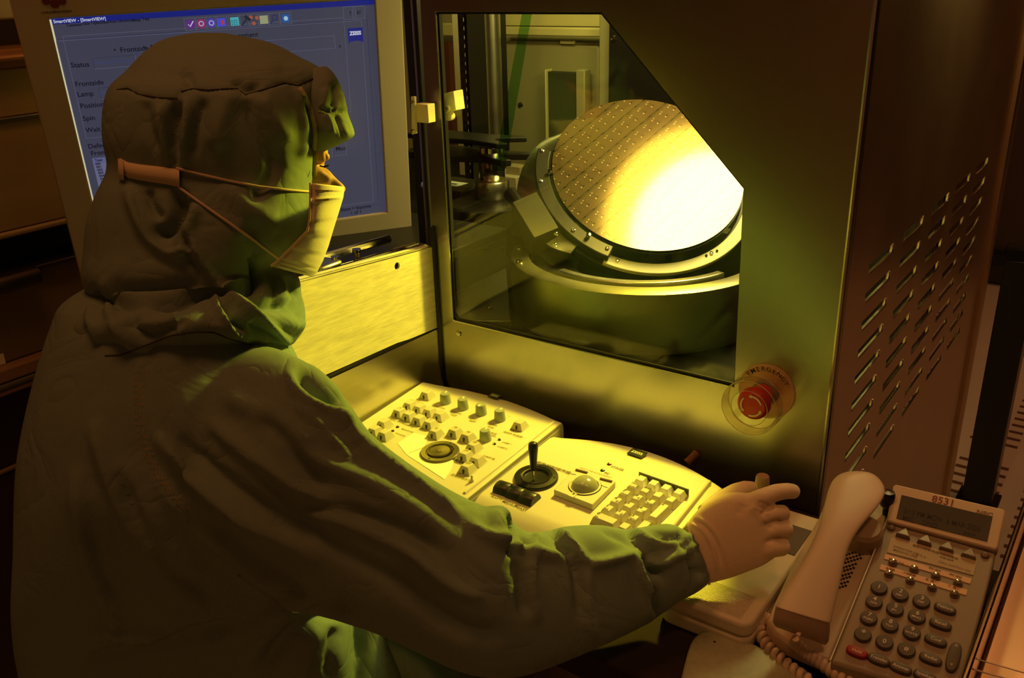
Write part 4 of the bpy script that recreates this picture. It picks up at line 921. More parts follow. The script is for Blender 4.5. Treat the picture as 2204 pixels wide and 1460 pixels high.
a0, b0 = m_(198,341); a1, _ = m_(420,341); w_ = MB(); rect(w_, a0, -SH+.02, a1, b0, .0003); w_.build('defect_list', UIW, scn, ang=None)
a0, b0 = m_(198,341); rect(MB(), a0, b0-.008, a1, b0, .0005).build('list_header', smat('header', (84,88,124)), scn, ang=None)
# tool buttons
for i, (x, c, sh) in enumerate(((410,(88,40,120),'o'),(433,(130,40,92),'o'),(455,(70,58,150),'o'),(477,(60,70,190),'s'),(505,(70,160,165),'s'),(527,(30,34,50),'/'),(547,(150,80,60),'3'),(568,(140,144,110),'s'),(590,(40,44,90),'m'),(615,(36,80,140),'s'))):
    y = 52-(x-410)*.062; a, b = m_(x, y); bt = MB(); F = FM.sub(a, b)
    if i not in (): 
        l = MB(); outline(l, a-.0078, b-.008, a+.0078, b+.008, .0005); l.build('tool_button', UIL, scn, ang=None)
    if sh == 'o': bt.lathe(F, [(.0062,.0004),(.0062,.0007),(0,.0007)], 20)
    elif sh == 's': bt.box(F, -.0055, .0055, -.0055, .0055, .0004, .0007)
    elif sh == '/': bt.tube([F.p(-.005,-.006,.0006), F.p(.003,.003,.0006)], .0009, 6); bt.box(F.sub(.003,.003,0,.8), -.001, .003, -.005, .004, .0004, .0008)
    elif sh == '3':
        for dx, dy in ((-.004,.004),(.004,.003),(-.001,-.004)): bt.lathe(F.sub(dx,dy), [(.0026,.0004),(.0026,.0007),(0,.0007)], 12)
    elif sh == 'm': bt.ringseg(F.sub(.001,.002), .0028, .004, .0004, .0007, 0, 6.28, 18); bt.tube([F.p(-.001,-.001,.0006), F.p(-.006,-.006,.0006)], .0009, 6)
    bt.build('tool_icon', smat('icon_%d' % x, c), scn, ang=None)
    if i == 0: t = MB(); t.tube([F.p(-.003,.0,.0012), F.p(-.001,-.003,.0012), F.p(.004,.004,.0012)], .0006, 6); t.build('icon_mark', UIT, scn)
    if i in (1, 2): MB().ringseg(F, .0022, .0036, .0008, .0010, 0, 6.28, 18).build('icon_mark', smat('icon_mark', (150,150,180)), scn)
    if i == 3: MB().box(F, -.001, .003, -.003, .003, .0008, .001).build('icon_mark', smat('icon_red', (170,50,60)), scn)
    if i == 4: 
        t = MB(); [t.box(F, -.0045+.003*c_, -.0025+.003*c_, -.0045+.0026*r_, -.0028+.0026*r_, .0008, .001) for c_ in range(3) for r_ in range(3)]; t.build('icon_mark', smat('icon_teal', (30,110,120)), scn)
    if i == 9: MB().lathe(F, [(.003,.0008),(.003,.001),(0,.001)], 14).build('icon_mark', smat('icon_pale', (150,180,200)), scn)
for x in (752, 772): a, b = m_(x, 28-(x-752)*.05); l = MB(); outline(l, a-.009, b-.009, a+.009, b+.009, .0006); l.build('tool_button', UIL, scn, ang=None)
# maker's pennant
a, b = m_(765, 76); F = FM.sub(a, b); pn = MB(); w_, h_ = .0108, .0105; pts = [(-w_,h_),(w_,h_),(w_,-h_*1.05)]+[(w_*math.cos(t_), -h_*1.05+.0035*math.sin(t_)) for t_ in [math.pi*i/8 for i in range(1,8)]]+[(-w_,-h_*1.05)]
pts = pts[::-1]; pn.prism(F, pts, .0003, .0006); pn = pn.build('pennant_logo', UIB, scn, ang=None)
MB().text(F, 0, .0008, 'ZEISS', .0072, .0008, 'CENTER', 1, .0003).build('logo_lettering', UIT, pn, ang=None)
# sticker on the bezel with a small picture of red fruit shapes
a, b = m_(118, 8, .006); F = FM.sub(a, b, .0062); stc = MB()
for dx, dy, r_ in ((-.009,.004,.005),(0,.0,.0055),(.009,.003,.005)): stc.lathe(F.sub(dx,dy), [(r_,0),(r_,.0006),(0,.0006)], 16)
stc.build('round_stickers', mat('dark_red_sticker', (.14,.02,.02), .5), bz)
MB().text(F, -.018, -.011, 'LOVE & PEACE WORLD', .0034, .0002, bold=.0001).build('sticker_lettering', INK, bz, ang=None)
MB().tube([FM.p(.2,-.2,-.05), FM.p(.2,-.22,-.11), FM.p(.21,-.30,-.12)], [.03,.03,.035], 16).build('support_neck', BLACKM, mon)
# mounting arm between monitor and machine
ma = thing('monitor_arm', 'lit yellow monitor arm bracket between monitor edge and window frame', 'bracket', tuple(on(895,250,1,.90)))
FA = Frame((0,.905,0),(1,0,0),(0,0,1))
f_ = lambda x, y: FA.hit(x, y)
PAINTY = mat('pale_bracket_paint', (.80,.76,.50), .4)
MB().prism(FA, [f_(884,208),(f_(892,208)),f_(895,288),f_(886,290)], -.004, 0).build('end_plate', PAINTY, ma, bevel=.0006)
for y in (219, 280): 
    a, b = f_(889, y); MB().lathe(FA.sub(a, b), [(0,.003),(.0022,.003),(.003,.0)], 16).build('bolt', CHROME, ma)
a0, b0 = f_(888,224); a1, b1 = f_(914,266); MB().box(FA, a0, a1+.004, b1, b0, -.018, -.003).build('arm', PAINTY, ma, bevel=.001)
bk = thing('hinge_block', 'bright yellow square block with a cross-head screw behind the glass at the left window edge', 'block', tuple(on(960,220,1,.96)))
FA2 = Frame((0,.948,0),(1,0,0),(0,0,1)); g_ = lambda x, y: FA2.hit(x, y)
MB().prism(FA2, [g_(940,206),g_(976,196),g_(981,238),g_(940,248)], -.02, 0).build('block', PAINTY, bk, bevel=.001)
a, b = g_(965, 233); sw = MB().lathe(FA2.sub(a, b), [(0,.0030),(.0034,.0030),(.0038,.0022),(.0038,0)], 20).build('screw', PAINTY, bk)
MB().box(FA2.sub(a, b, .0031), -.0022, .0022, -.0004, .0004, 0, .0002).box(FA2.sub(a, b, .0031), -.0004, .0004, -.0022, .0022, 0, .0002).build('screw_cross', INK, sw)
MB().lathe(FA2.sub(*g_(958,252), -.01), [(.006,-.004),(.006,.004),(0,.005)], 20).build('rubber_bumper', PAINTY, bk)
# dark rack column between monitor and machine
dc = thing('dark_equipment_column', 'narrow black column with thin vertical profile between monitor and machine front', 'column', (-.93, 1.10, 0))
MB().box(WORLD, on(888,300,1,.99).x, -.834, .990, 1.0, .97, 1.75).build('rear_board', VOID, dc)
MB().box(WORLD, -.868, -.860, .975, .989, .97, 1.75).build('profile', SIDE, dc, bevel=.002)
MB().box(WORLD, -.842, -.835, .95, .985, .97, 1.75).build('profile', BLACKM, dc, bevel=.001)
MB().lathe(Frame((-.875,.9895,1.06),(1,0,0),(0,0,1)), [(0,.004),(.006,.003),(.008,0)], 16).build('bolt', CHROME, dc)

# ------------------------------------------------------------------ cabinet wall on the far left
lc_ = thing('left_equipment_cabinet', 'dim brown metal equipment cabinet with horizontal ledges at the far left', 'cabinet', (-1.5, .6, 0))
XC = -1.42
def slab(z0, z1, d, name, m, y0=-.3, y1=1.08, bev=.003): MB().box(WORLD, XC-.25, XC+d, y0, y1, z0, z1).build(name, m, lc_, bevel=bev)
BR = mat('brown_cabinet_paint', (.50,.42,.20), .42, .35, noise=.08, nscale=6, stretch=(1,1,8)); BR2 = mat('dark_brown_paint', (.26,.20,.09), .5, .2)
slab(1.30, 1.60, -.05, 'upper_recess', BR2)
slab(1.235, 1.262, .02, 'rounded_ledge', mat('orange_brown_paint', (.50,.28,.12), .35, .6), bev=.012)
slab(1.166, 1.235, -.004, 'upper_door', BR)
slab(1.160, 1.1655, .004, 'bright_strip', ALU, bev=.001)
slab(1.000, 1.160, -.002, 'wide_drawer', BR)
slab(.990, .999, .004, 'drawer_lip', BR)
slab(.938, .990, -.06, 'open_slot', VOID)
slab(.930, .9385, .006, 'slot_rail', DARKSTEEL)
slab(.795, .930, -.01, 'lower_door', BR2)
slab(.772, .794, .012, 'green_brown_ledge', mat('ledge_edge_paint', (.30,.20,.10), .4)); slab(.762, .771, .016, 'ledge_strip', mat('ledge_green', (.12,.13,.08), .4)); slab(.752, .7615, .014, 'ledge_strip', mat('ledge_edge_paint2', (.28,.17,.08), .4))
slab(.62, .7515, -.02, 'base_door', mat('base_black_brown', (.035,.02,.012), .5)); slab(.612, .6195, -.016, 'base_gap_strip', BR2); slab(.0, .6115, -.02, 'base_door', mat('base_black_brown2', (.035,.02,.012), .5))
MB().tube([(XC+.01, .40, .925), (XC+.01, .665, .925)], .014, 16).build('round_handle', DARKSTEEL, lc_)
for i in range(5): MB().box(WORLD, XC-.059, XC-.05, .80+.03*i, .806+.03*i, .945, .985).build('slot_fin', SIDE, lc_)
q_ = on(0, 800, 0, XC-.008); sk = MB().box(WORLD, XC-.0098, XC-.0085, q_.y-.03, q_.y+.012, .795, .812).build('caution_sticker', PAPER, lc_)
MB().box(WORLD, XC-.0083, XC-.0080, q_.y-.002, q_.y+.003, .799, .808).build('sticker_mark', INK, sk)

# ------------------------------------------------------------------ right side: guard plate, post, far units, floor openings
gp = thing('steel_guard_plate', 'brown brushed steel guard plate with an orange glint coloured into its edge tube right of the telephone', 'plate', (.0, .9, .70))
FG = Frame((0,0,0), (0,1,0), (0,0,1))
x_a = on(2152,1190,2,.82); x_b = on(2204,1065,2,.82)
MB().box(WORLD, x_a.x+.004, x_a.x+.009, .40, x_b.y+.12, .751, .82).build('upright_plate', mat('worn_plate_steel', (.22,.16,.10), .28, 1, noise=.15, nscale=18), gp, bevel=.002)
MB().box(WORLD, x_a.x+.009, x_a.x+.14, .40, x_b.y+.12, .751, .765).build('plate_foot', SIDE, gp, bevel=.004)
MB().tube([(x_a.x+.07,.40,.774), (x_a.x+.07,x_b.y+.12,.774)], .008, 12).build('edge_tube', mat('orange_glint_steel', (.6,.4,.25), .25, 1), gp)  # orange tint stands in for the glint along the edge
ab = thing('clear_acrylic_tray', 'clear acrylic tray edge at the bottom right corner', 'tray', tuple(on(2150,1440,2,.80)))
FT = Frame((0,0,.80),(1,0,0),(0,1,0)); aa = [FT.hit(*q) for q in ((2098,1418),(2215,1452),(2215,1475),(2090,1440))]
MB().prism(FT, aa, -.02, 0).build('tray_edge', CLEAR, ab, bevel=.001)
MB().tube([FT.p(*aa[0],.0), FT.p(*aa[1],.0)], .0006, 6).tube([FT.p(*aa[3],.0), FT.p(*aa[2],.0)], .0008, 6).build('tray_edge_glint', WHITEINK, ab)  # white lines painted as glints along the clear tray's edges
po = thing('black_square_post', 'black square floor post standing on the tiled floor right of the slotted panel', 'post', tuple(on(2130,1150,2,0)))
YPO = 2.35; pa = on(2135, 900, 1, YPO)
MB().box(WORLD, pa.x-.036, pa.x+.036, YPO, YPO+.07, 0, on(2180,560,1,YPO).z).build('post', mat('black_post_paint', (.03,.028,.024), .3), po, bevel=.004)
MB().box(WORLD, pa.x-.05, pa.x+.05, YPO-.015, YPO+.085, 0, .012).build('foot_plate', BLACKM, po, bevel=.003)
MB().box(WORLD, pa.x-.04, pa.x+.30, YPO-.005, YPO+.05, on(2180,560,1,YPO).z, on(2180,560,1,YPO).z+.03).build('cross_bar', BLACKM, po, bevel=.004)
fu = thing('far_equipment_unit', 'dark tall equipment housing in the aisle behind the slotted panel', 'cabinet', (.5, 4.1, 0))
MB().box(WORLD, -.9, 1.6, 4.3, 4.8, 0, 2.2).build('housing', mat('far_unit_paint', (.07,.05,.035), .4), fu, bevel=.01)
MB().box(WORLD, -.75, -.15, 4.27, 4.2999, .9, 1.6).build('door', mat('far_unit_door', (.10,.065,.04), .35), fu, bevel=.01)
MB().box(WORLD, -.75, 1.3, 4.24, 4.2999, .10, .16).build('plinth_bar', BLACKM, fu, bevel=.01)
fh = MB()
for ty in range(6):
    for tx_ in range(3):
        X_0, Y_0 = -1.0+.6*tx_, 2.1+.6*ty
        if (tx_+ty) % 2 == 0 and tx_ == 0 and ty < 2: continue
        if ty > 2: continue
        for i in range(10):
            for j in range(5): fh.box(WORLD, X_0+.08+.09*j, X_0+.118+.09*j, Y_0+.05+.05*i, Y_0+.066+.05*i, .0002, .0008)
fh.build('floor_openings', mat('floor_hole_dark', (.12,.06,.04), .7), bpy.data.objects['floor'], ang=None)

# ------------------------------------------------------------------ the operator
person = thing('person', 'person in teal hooded clean room suit, paper mask and pale glove, reaching over the keyboards', 'person', (-.80, .42, 0))
def loft_px(st, n=40, e0=2.2):
    """st: (pixel A, pixel B, centre distance, depth ratio)"""
    R_ = []
    for A, B, t, k, *ee in st:
        e = ee[0] if ee else e0
        a = dep(*A, t); b = dep(*B, t); c = (a+b)/2; w = (a-b)/2; wn = w.normalized(); d = (V3(CAM)-c).normalized(); d = (d-d.dot(wn)*wn).normalized()*w.length*k
        R_.append([c + w*math.copysign(abs(math.cos(q))**(2/e), math.cos(q)) + d*math.copysign(abs(math.sin(q))**(2/e), math.sin(q)) for q in [2*math.pi*i/n for i in range(n)]])
    return R_
def resample(R_, m):
    """Catmull-Rom between stations"""
    out = []; n = len(R_)
    for i in range(n-1):
        for s_ in range(m):
            f = s_/m; P = [R_[max(i-1,0)], R_[i], R_[i+1], R_[min(i+2,n-1)]]
            out.append([.5*((2*p1)+(-p0+p2)*f+(2*p0-5*p1+4*p2-p3)*f*f+(-p0+3*p1-3*p2+p3)*f**3) for p0, p1, p2, p3 in zip(*P)])
    out.append(R_[-1]); return out
def closed(mb, R_, m=4): mb.rings(resample(R_, m)); return mb
def voxel(mb, size, smooth=4):
    me = bpy.data.meshes.new('t'); me.from_pydata([tuple(v) for v in mb.v], [], mb.f); me.update()
    bm = bmesh.new(); bm.from_mesh(me); bmesh.ops.recalc_face_normals(bm, faces=bm.faces); bm.to_mesh(me); bm.free()
    o = bpy.data.objects.new('t', me); COL.objects.link(o)
    r = o.modifiers.new('r', 'REMESH'); r.mode = 'VOXEL'; r.voxel_size = size; r.adaptivity = 0
    s = o.modifiers.new('s', 'SMOOTH'); s.factor = .5; s.iterations = smooth
    bpy.context.view_layer.update(); dg = bpy.context.evaluated_depsgraph_get()
    out = bpy.data.meshes.new_from_object(o.evaluated_get(dg)); bpy.data.objects.remove(o); return out
GAIN = 1.6
def crease(me, strokes, nz=0):
    GAIN = globals()['GAIN']
    """push vertices along normals beside strokes given in picture pixels; only on the side facing the viewpoint"""
    n = len(me.vertices); co = np.empty(n*3); me.vertices.foreach_get('co', co); co = co.reshape(-1, 3)
    no = np.empty(n*3); me.vertices.foreach_get('normal', no); no = no.reshape(-1, 3)
    q = (co-CAM) @ _R   # rows: world->cam
    px = PX+FPX*q[:,0]/-q[:,2]; py = PY-FPX*q[:,1]/-q[:,2]
    vd = (CAM-co); vd /= np.linalg.norm(vd, axis=1)[:,None]; face = np.clip((no*vd).sum(1)*2.2+.25, 0, 1)
    disp = np.zeros(n)
    for pts, w, amp in strokes:
        P = np.array(pts, float)
        # smooth the stroke
        if len(P) > 2:
            Q = []
            for i in range(len(P)-1):
                for s_ in range(5):
                    f = s_/5; p0, p1, p2, p3 = P[max(i-1,0)], P[i], P[i+1], P[min(i+2,len(P)-1)]
                    Q.append(.5*((2*p1)+(-p0+p2)*f+(2*p0-5*p1+4*p2-p3)*f*f+(-p0+3*p1-3*p2+p3)*f**3))
            Q.append(P[-1]); P = np.array(Q)
        amp = amp*GAIN
        sel = np.where((px > P[:,0].min()-3*w) & (px < P[:,0].max()+3*w) & (py > P[:,1].min()-3*w) & (py < P[:,1].max()+3*w) & (face > 0))[0]
        if not len(sel): continue
        x, y = px[sel], py[sel]; best = np.full(len(sel), 1e9); tt = np.zeros(len(sel)); m = len(P)-1
        for i in range(m):
            a, b = P[i], P[i+1]; d = b-a; L = max(d.dot(d), 1e-9); u = np.clip(((x-a[0])*d[0]+(y-a[1])*d[1])/L, 0, 1)
            ds = np.hypot(x-a[0]-u*d[0], y-a[1]-u*d[1]); k = ds < best; best[k] = ds[k]; tt[k] = (i+u[k])/m
        taper = np.clip(np.sin(np.pi*np.clip(tt, .0, 1))*1.6+.12, 0, 1)
        disp[sel] += amp*np.exp(-(best/w)**2)*taper
    co = co + no*(disp*face)[:,None]
    if nz:
        rs = np.random.RandomState(3)
        for k in range(10):
            f = rs.normal(size=3); f = f/np.linalg.norm(f)*rs.uniform(14, 46); co = co + no*(nz*np.sin(co@f+rs.uniform(0, 6)+1.6*np.sin(co@(f[[1,2,0]]*.6))))[:,None]*.35
    me.vertices.foreach_set('co', co.ravel()); me.update()
def finish(me, name, m, par, smooth_it=0):
    off = WL(par); me.transform(Matrix.Translation(-off)); me.shade_smooth(); me.materials.clear(); me.materials.append(m); me.name = name
    o = bpy.data.objects.new(name, me); COL.objects.link(o); o.parent = par; o['_w'] = list(off)
    if smooth_it: s_ = o.modifiers.new('s', 'SMOOTH'); s_.factor = .5; s_.iterations = smooth_it
    return o
def bvh(me): 
    bm = bmesh.new(); bm.from_mesh(me); t = bvhtree.BVHTree.FromBMesh(bm); bm.free(); return t
def surf(tree, px, py, lift=0):
    d = V3(ray(px, py)).normalized(); r = tree.ray_cast(V3(CAM), d)
    if r[0] is None: return None
    return r[0]-d*lift

# suit: torso, right arm, legs in one skin
S = MB()
torso = [((250,600),(560,600),1.00,.9), ((170,655),(600,660),.97,.95), ((150,710),(610,730),.955,1.02), ((122,800),(640,800),.95,1.0), ((100,900),(660,890),.945,1.0), ((84,1000),(668,990),.94,.98), ((77,1100),(668,1090),.935,.95), ((80,1200),(680,1200),.935,.86,2.8), ((92,1310),(745,1310),.95,.76,4), ((106,1400),(766,1410),.972,.74,5), ((118,1500),(775,1500),.995,.72,5), ((125,1640),(780,1640),1.02,.70,5)]
R0 = loft_px(torso, 40, 2.35)
hip = Vector((-.735, .34, .50))
def wring(c, rx, ry, ax=(1,0,0), ay=(0,1,0), n=40):
    ax, ay = Vector(ax), Vector(ay); return [c+ax*rx*math.cos(2*math.pi*i/n)+ay*ry*math.sin(2*math.pi*i/n) for i in range(n)]
closed(S, R0, 4)
cN = sum(R0[-1], Vector())/40; S.tube([cN+Vector((0,0,.14)), cN, hip+Vector((0,0,.06)), hip-Vector((0,0,.04))], [.09,.10,.14,.12], 24)
arm = [((500, 735), (330, 1010), 0.9, 0.9), ((590, 752), (390, 1090), 0.87, 0.8), ((655, 785), (460, 1165), 0.845, 0.72), ((722, 840), (540, 1235), 0.834, 0.68), ((790, 925), (625, 1305), 0.823, 0.66), ((865, 985), (720, 1330), 0.812, 0.66), ((930, 1030), (810, 1358), 0.806, 0.68), ((985, 1065), (900, 1400), 0.805, 0.7), ((1040, 1092), (985, 1438), 0.8, 0.72), ((1085, 1112), (1060, 1452), 0.803, 0.74), ((1140, 1150), (1130, 1446), 0.813, 0.76), ((1210, 1136), (1210, 1418), 0.83, 0.76), ((1290, 1132), (1300, 1380), 0.841, 0.76), ((1350, 1142), (1360, 1352), 0.852, 0.78), ((1398, 1134), (1408, 1326), 0.86, 0.8), ((1440, 1128), (1455, 1290), 0.861, 0.82), ((1470, 1140), (1493, 1272), 0.86, 0.82), ((1492, 1152), (1520, 1256), 0.866, 0.82), ((1500, 1160), (1530, 1252), 0.868, 0.8)]
closed(S, loft_px(arm, 36, 2.3), 4)
# raised cloth peak at the elbow
closed(S, loft_px([((1030,1108),(1015,1240),.800,.5),((1052,1090),(1045,1240),.800,.5),((1085,1088),(1085,1230),.802,.45),((1104,1106),(1108,1200),.806,.35)], 24), 3)
# far arm, hanging forward
S.tube([dep(330,830,1.06), dep(380,960,1.06), Vector((-.86,.54,.86)), Vector((-.74,.58,.80))], [.07,.062,.05,.04], 20)
# lap and legs
for sx in (-.10, .10):
    k = hip+Vector((sx, .02, .04)); kn_ = Vector((hip.x+sx*1.2, .86, .52)); an_ = Vector((hip.x+sx*1.2, .80, .10))
    S.tube([k, k.lerp(kn_, .5), kn_, kn_+Vector((0,.0,-.06)), kn_.lerp(an_, .5), an_], [.105,.095,.075,.07,.058,.045], 24)
S.tube([dep(786,1300,.97), dep(793,1380,.97), dep(800,1460,.97), dep(812,1600,.95)], [.010,.018,.030,.045], 20)
suit = voxel(S, .0042, 5)
F1 = .001
crease(suit, [
 # shoulder yoke and arm hole
 ([(300,800),(303,900),(325,980),(365,1045),(420,1105)],7,-1.6*F1),
 ([(420,1105),(480,1160),(545,1215),(610,1262),(650,1300)],16,-9*F1),
 ([(360,960),(440,1030),(520,1090),(600,1150),(690,1220)],22,5*F1),
 ([(330,1020),(420,1130),(500,1210),(590,1290)],20,5*F1),
 ([(250,980),(300,1080),(350,1180),(430,1260)],26,4*F1),
 ([(210,1120),(240,1230),(280,1320)],26,-4*F1),
 ([(220,1350),(280,1368),(330,1372),(390,1350)],9,3.5*F1),
 ([(350,1330),(430,1332),(520,1320)],8,2.5*F1),
 ([(430,1400),(520,1370),(600,1320),(640,1300)],20,4*F1),
 ([(560,1440),(610,1380),(680,1330),(750,1310)],16,-8*F1),
 ([(650,1460),(665,1400),(690,1350)],14,4*F1), ([(705,1460),(712,1400),(725,1350)],12,-5*F1),
 ([(200,900),(230,1010),(290,1130),(370,1230)],20,6*F1), ([(255,1010),(300,1120),(380,1230),(470,1300)],18,-7*F1),
 ([(160,1000),(175,1130),(220,1260),(260,1360)],20,5*F1), ([(185,1120),(215,1230),(250,1300)],14,-6*F1),
 ([(330,930),(400,1010),(490,1090),(600,1170)],14,6*F1), ([(380,940),(460,1020),(560,1090),(680,1160)],18,-6*F1), ([(440,900),(540,980),(640,1050),(760,1110)],18,6*F1),
 ([(560,900),(600,930),(650,1000),(700,1060)],20,-5*F1), ([(480,850),(580,900),(680,960)],22,4*F1),
 ([(210,1345),(260,1366),(310,1376),(360,1360)],7,5*F1), ([(190,1420),(280,1400),(400,1370),(520,1330)],14,-5*F1),
 # pocket fold on the shoulder
 ([(640,800),(672,832),(705,858),(742,872)],13,-11*F1),
 ([(625,795),(634,832),(665,865),(720,890),(770,930)],10,5*F1),
 ([(660,780),(700,806),(740,842),(770,880)],10,6*F1),
 ([(628,870),(680,905),(730,960),(760,990)],9,3*F1),
 # sleeve length folds
 ([(720,890),(790,960),(860,1010),(930,1060),(1000,1120)],12,6*F1),
 ([(750,905),(820,960),(900,1020),(970,1070)],10,-5*F1),
 ([(600,940),(700,1000),(800,1040),(900,1100),(1000,1180)],20,4*F1),
 ([(620,1080),(740,1100),(860,1140),(960,1200)],18,-5*F1),
 ([(640,1100),(760,1130),(880,1190),(960,1260)],16,4*F1),
 ([(560,1010),(650,1120),(760,1200),(880,1260)],16,-4*F1),
 ([(830,1230),(920,1300),(1000,1350),(1080,1370)],20,-6*F1),
 ([(860,1160),(960,1250),(1040,1290)],14,5*F1),
 # elbow peak
 ([(1108,1108),(1098,1150),(1108,1200)],9,-10*F1),
 ([(1060,1100),(1080,1140),(1100,1175)],14,5*F1),
 ([(1010,1120),(1040,1150),(1105,1172),(1150,1190),(1235,1203)],9,6*F1),
 ([(1150,1190),(1143,1240),(1150,1300),(1160,1340)],7,5*F1),
 ([(1110,1200),(1125,1260),(1130,1330)],16,-5*F1),
 # hem flap
 ([(1200,1140),(1225,1165),(1248,1195),(1266,1216)],7,6*F1),
 ([(1180,1130),(1205,1165),(1230,1200),(1245,1240),(1250,1330)],11,-7*F1),
 ([(1266,1216),(1310,1208),(1366,1194)],8,7*F1),
 ([(1262,1220),(1262,1290),(1275,1380)],10,4*F1),
 ([(1366,1196),(1380,1240),(1405,1275)],8,7*F1), ([(1385,1195),(1400,1225),(1420,1240)],12,-9*F1),
 ([(1395,1198),(1415,1214),(1450,1200),(1482,1184)],8,6*F1),
 ([(1340,1130),(1372,1165),(1400,1190),(1418,1212)],7,-6*F1),
 ([(1355,1135),(1390,1160),(1425,1172),(1465,1168)],6,4*F1), ([(1400,1150),(1440,1160),(1470,1150)],6,-4*F1),
 ([(1300,1140),(1340,1160),(1370,1180)],9,-4*F1),
 ([(1400,1240),(1408,1290),(1410,1330)],9,-9*F1), ([(1390,1250),(1396,1290),(1398,1330)],9,4*F1),
 # cuff gathers
 ([(1462,1140),(1474,1180),(1492,1230),(1490,1270)],5,-6*F1),
 ([(1470,1160),(1500,1150)],5,3*F1), ([(1478,1190),(1505,1172)],6,3*F1), ([(1482,1186),(1510,1180)],4,-3*F1), ([(1492,1232),(1522,1226)],4,-3*F1), ([(1490,1255),(1520,1248)],5,2.5*F1),
 ([(1130,1160),(1125,1200)],8,-5*F1), ([(1155,1150),(1150,1185)],7,4*F1),
], nz=.0011)
coverall = finish(suit, 'coverall', CLOTH, person, 2)
tS = bvh(coverall.data)
offp = WL(person)
def surfS(px, py, lift=0, tree=None):
    tree = tree or tS; d = V3(ray(px, py)).normalized(); r = tree.ray_cast(V3(CAM)-offp, d)
    return None if r[0] is None else r[0]+offp-d*lift
def dashes(path, tree, r=.0006, dash=9, gap=5, lift=.0006):
    mb = MB(); pts = []
    for i in range(len(path)-1):
        a, b = path[i], path[i+1]; L = math.hypot(b[0]-a[0], b[1]-a[1]); k = max(2, int(L/2))
        pts += [(a[0]+(b[0]-a[0])*j/k, a[1]+(b[1]-a[1])*j/k) for j in range(k)]
    s_ = 0; i = 0; per = max(1, int((dash+gap)/2)); dl_ = max(2, int(dash/2))
    while i+dl_ < len(pts):
        q = [surfS(*p, lift, tree) for p in pts[i:i+dl_+1]]; q = [x for x in q if x]
        if len(q) >= 2: mb.tube(q, r, 5)
        i += per
    return mb
sb = MB()
for dx in (-8, -2, 5, 11):
    d_ = dashes([(300+dx,795),(296+dx,850),(299+dx,900),(308+dx,950),(322+dx,990),(345+dx,1030),(375+dx,1070),(410+dx,1105)], tS, .00035, 8, 6, .0002)
    sb.v += [Vector(v) for v in []]; k = len(sb.v); sb.v += d_.v; sb.f += [[i+k for i in f] for f in d_.f]; sb.m += d_.m
sb.build('shoulder_stitching', mat('ochre_thread', (.40,.30,.14), .8), person, ang=None)

# hood with collar drape
Hh = MB()
head = [((420,70),(480,70),.985,.8), ((360,84),(575,90),.98,.85), ((322,112),(640,122),.975,.85), ((285,155),(690,150),.97,.86), ((255,188),(700,190),.965,.88), ((247,240),(694,240),.962,.89,2.6), ((250,300),(684,300),.96,.88,2.9), ((257,350),(680,350),.96,.84,3), ((255,380),(674,390),.96,.80,3.4), ((240,420),(670,450),.96,.82,3.4), ((222,480),(658,500),.96,.86,3.2), ((212,540),(628,545),.958,.92,2.7), ((206,590),(590,590),.955,1.04), ((211,622),(556,616),.952,1.06), ((232,646),(535,634),.952,1.0), ((270,656),(500,642),.952,.8)]
closed(Hh, loft_px(head, 44, 2.35), 4)
col_ = [((300,600),(560,590),.96,.7), ((238,630),(620,600),.955,.76), ((205,655),(645,640),.952,.88), ((188,690),(648,680),.950,1.10), ((180,722),(640,715),.95,1.12), ((195,752),(612,740),.95,1.10), ((226,768),(540,748),.95,1.05)]
closed(Hh, loft_px(col_, 44, 2.2), 4)
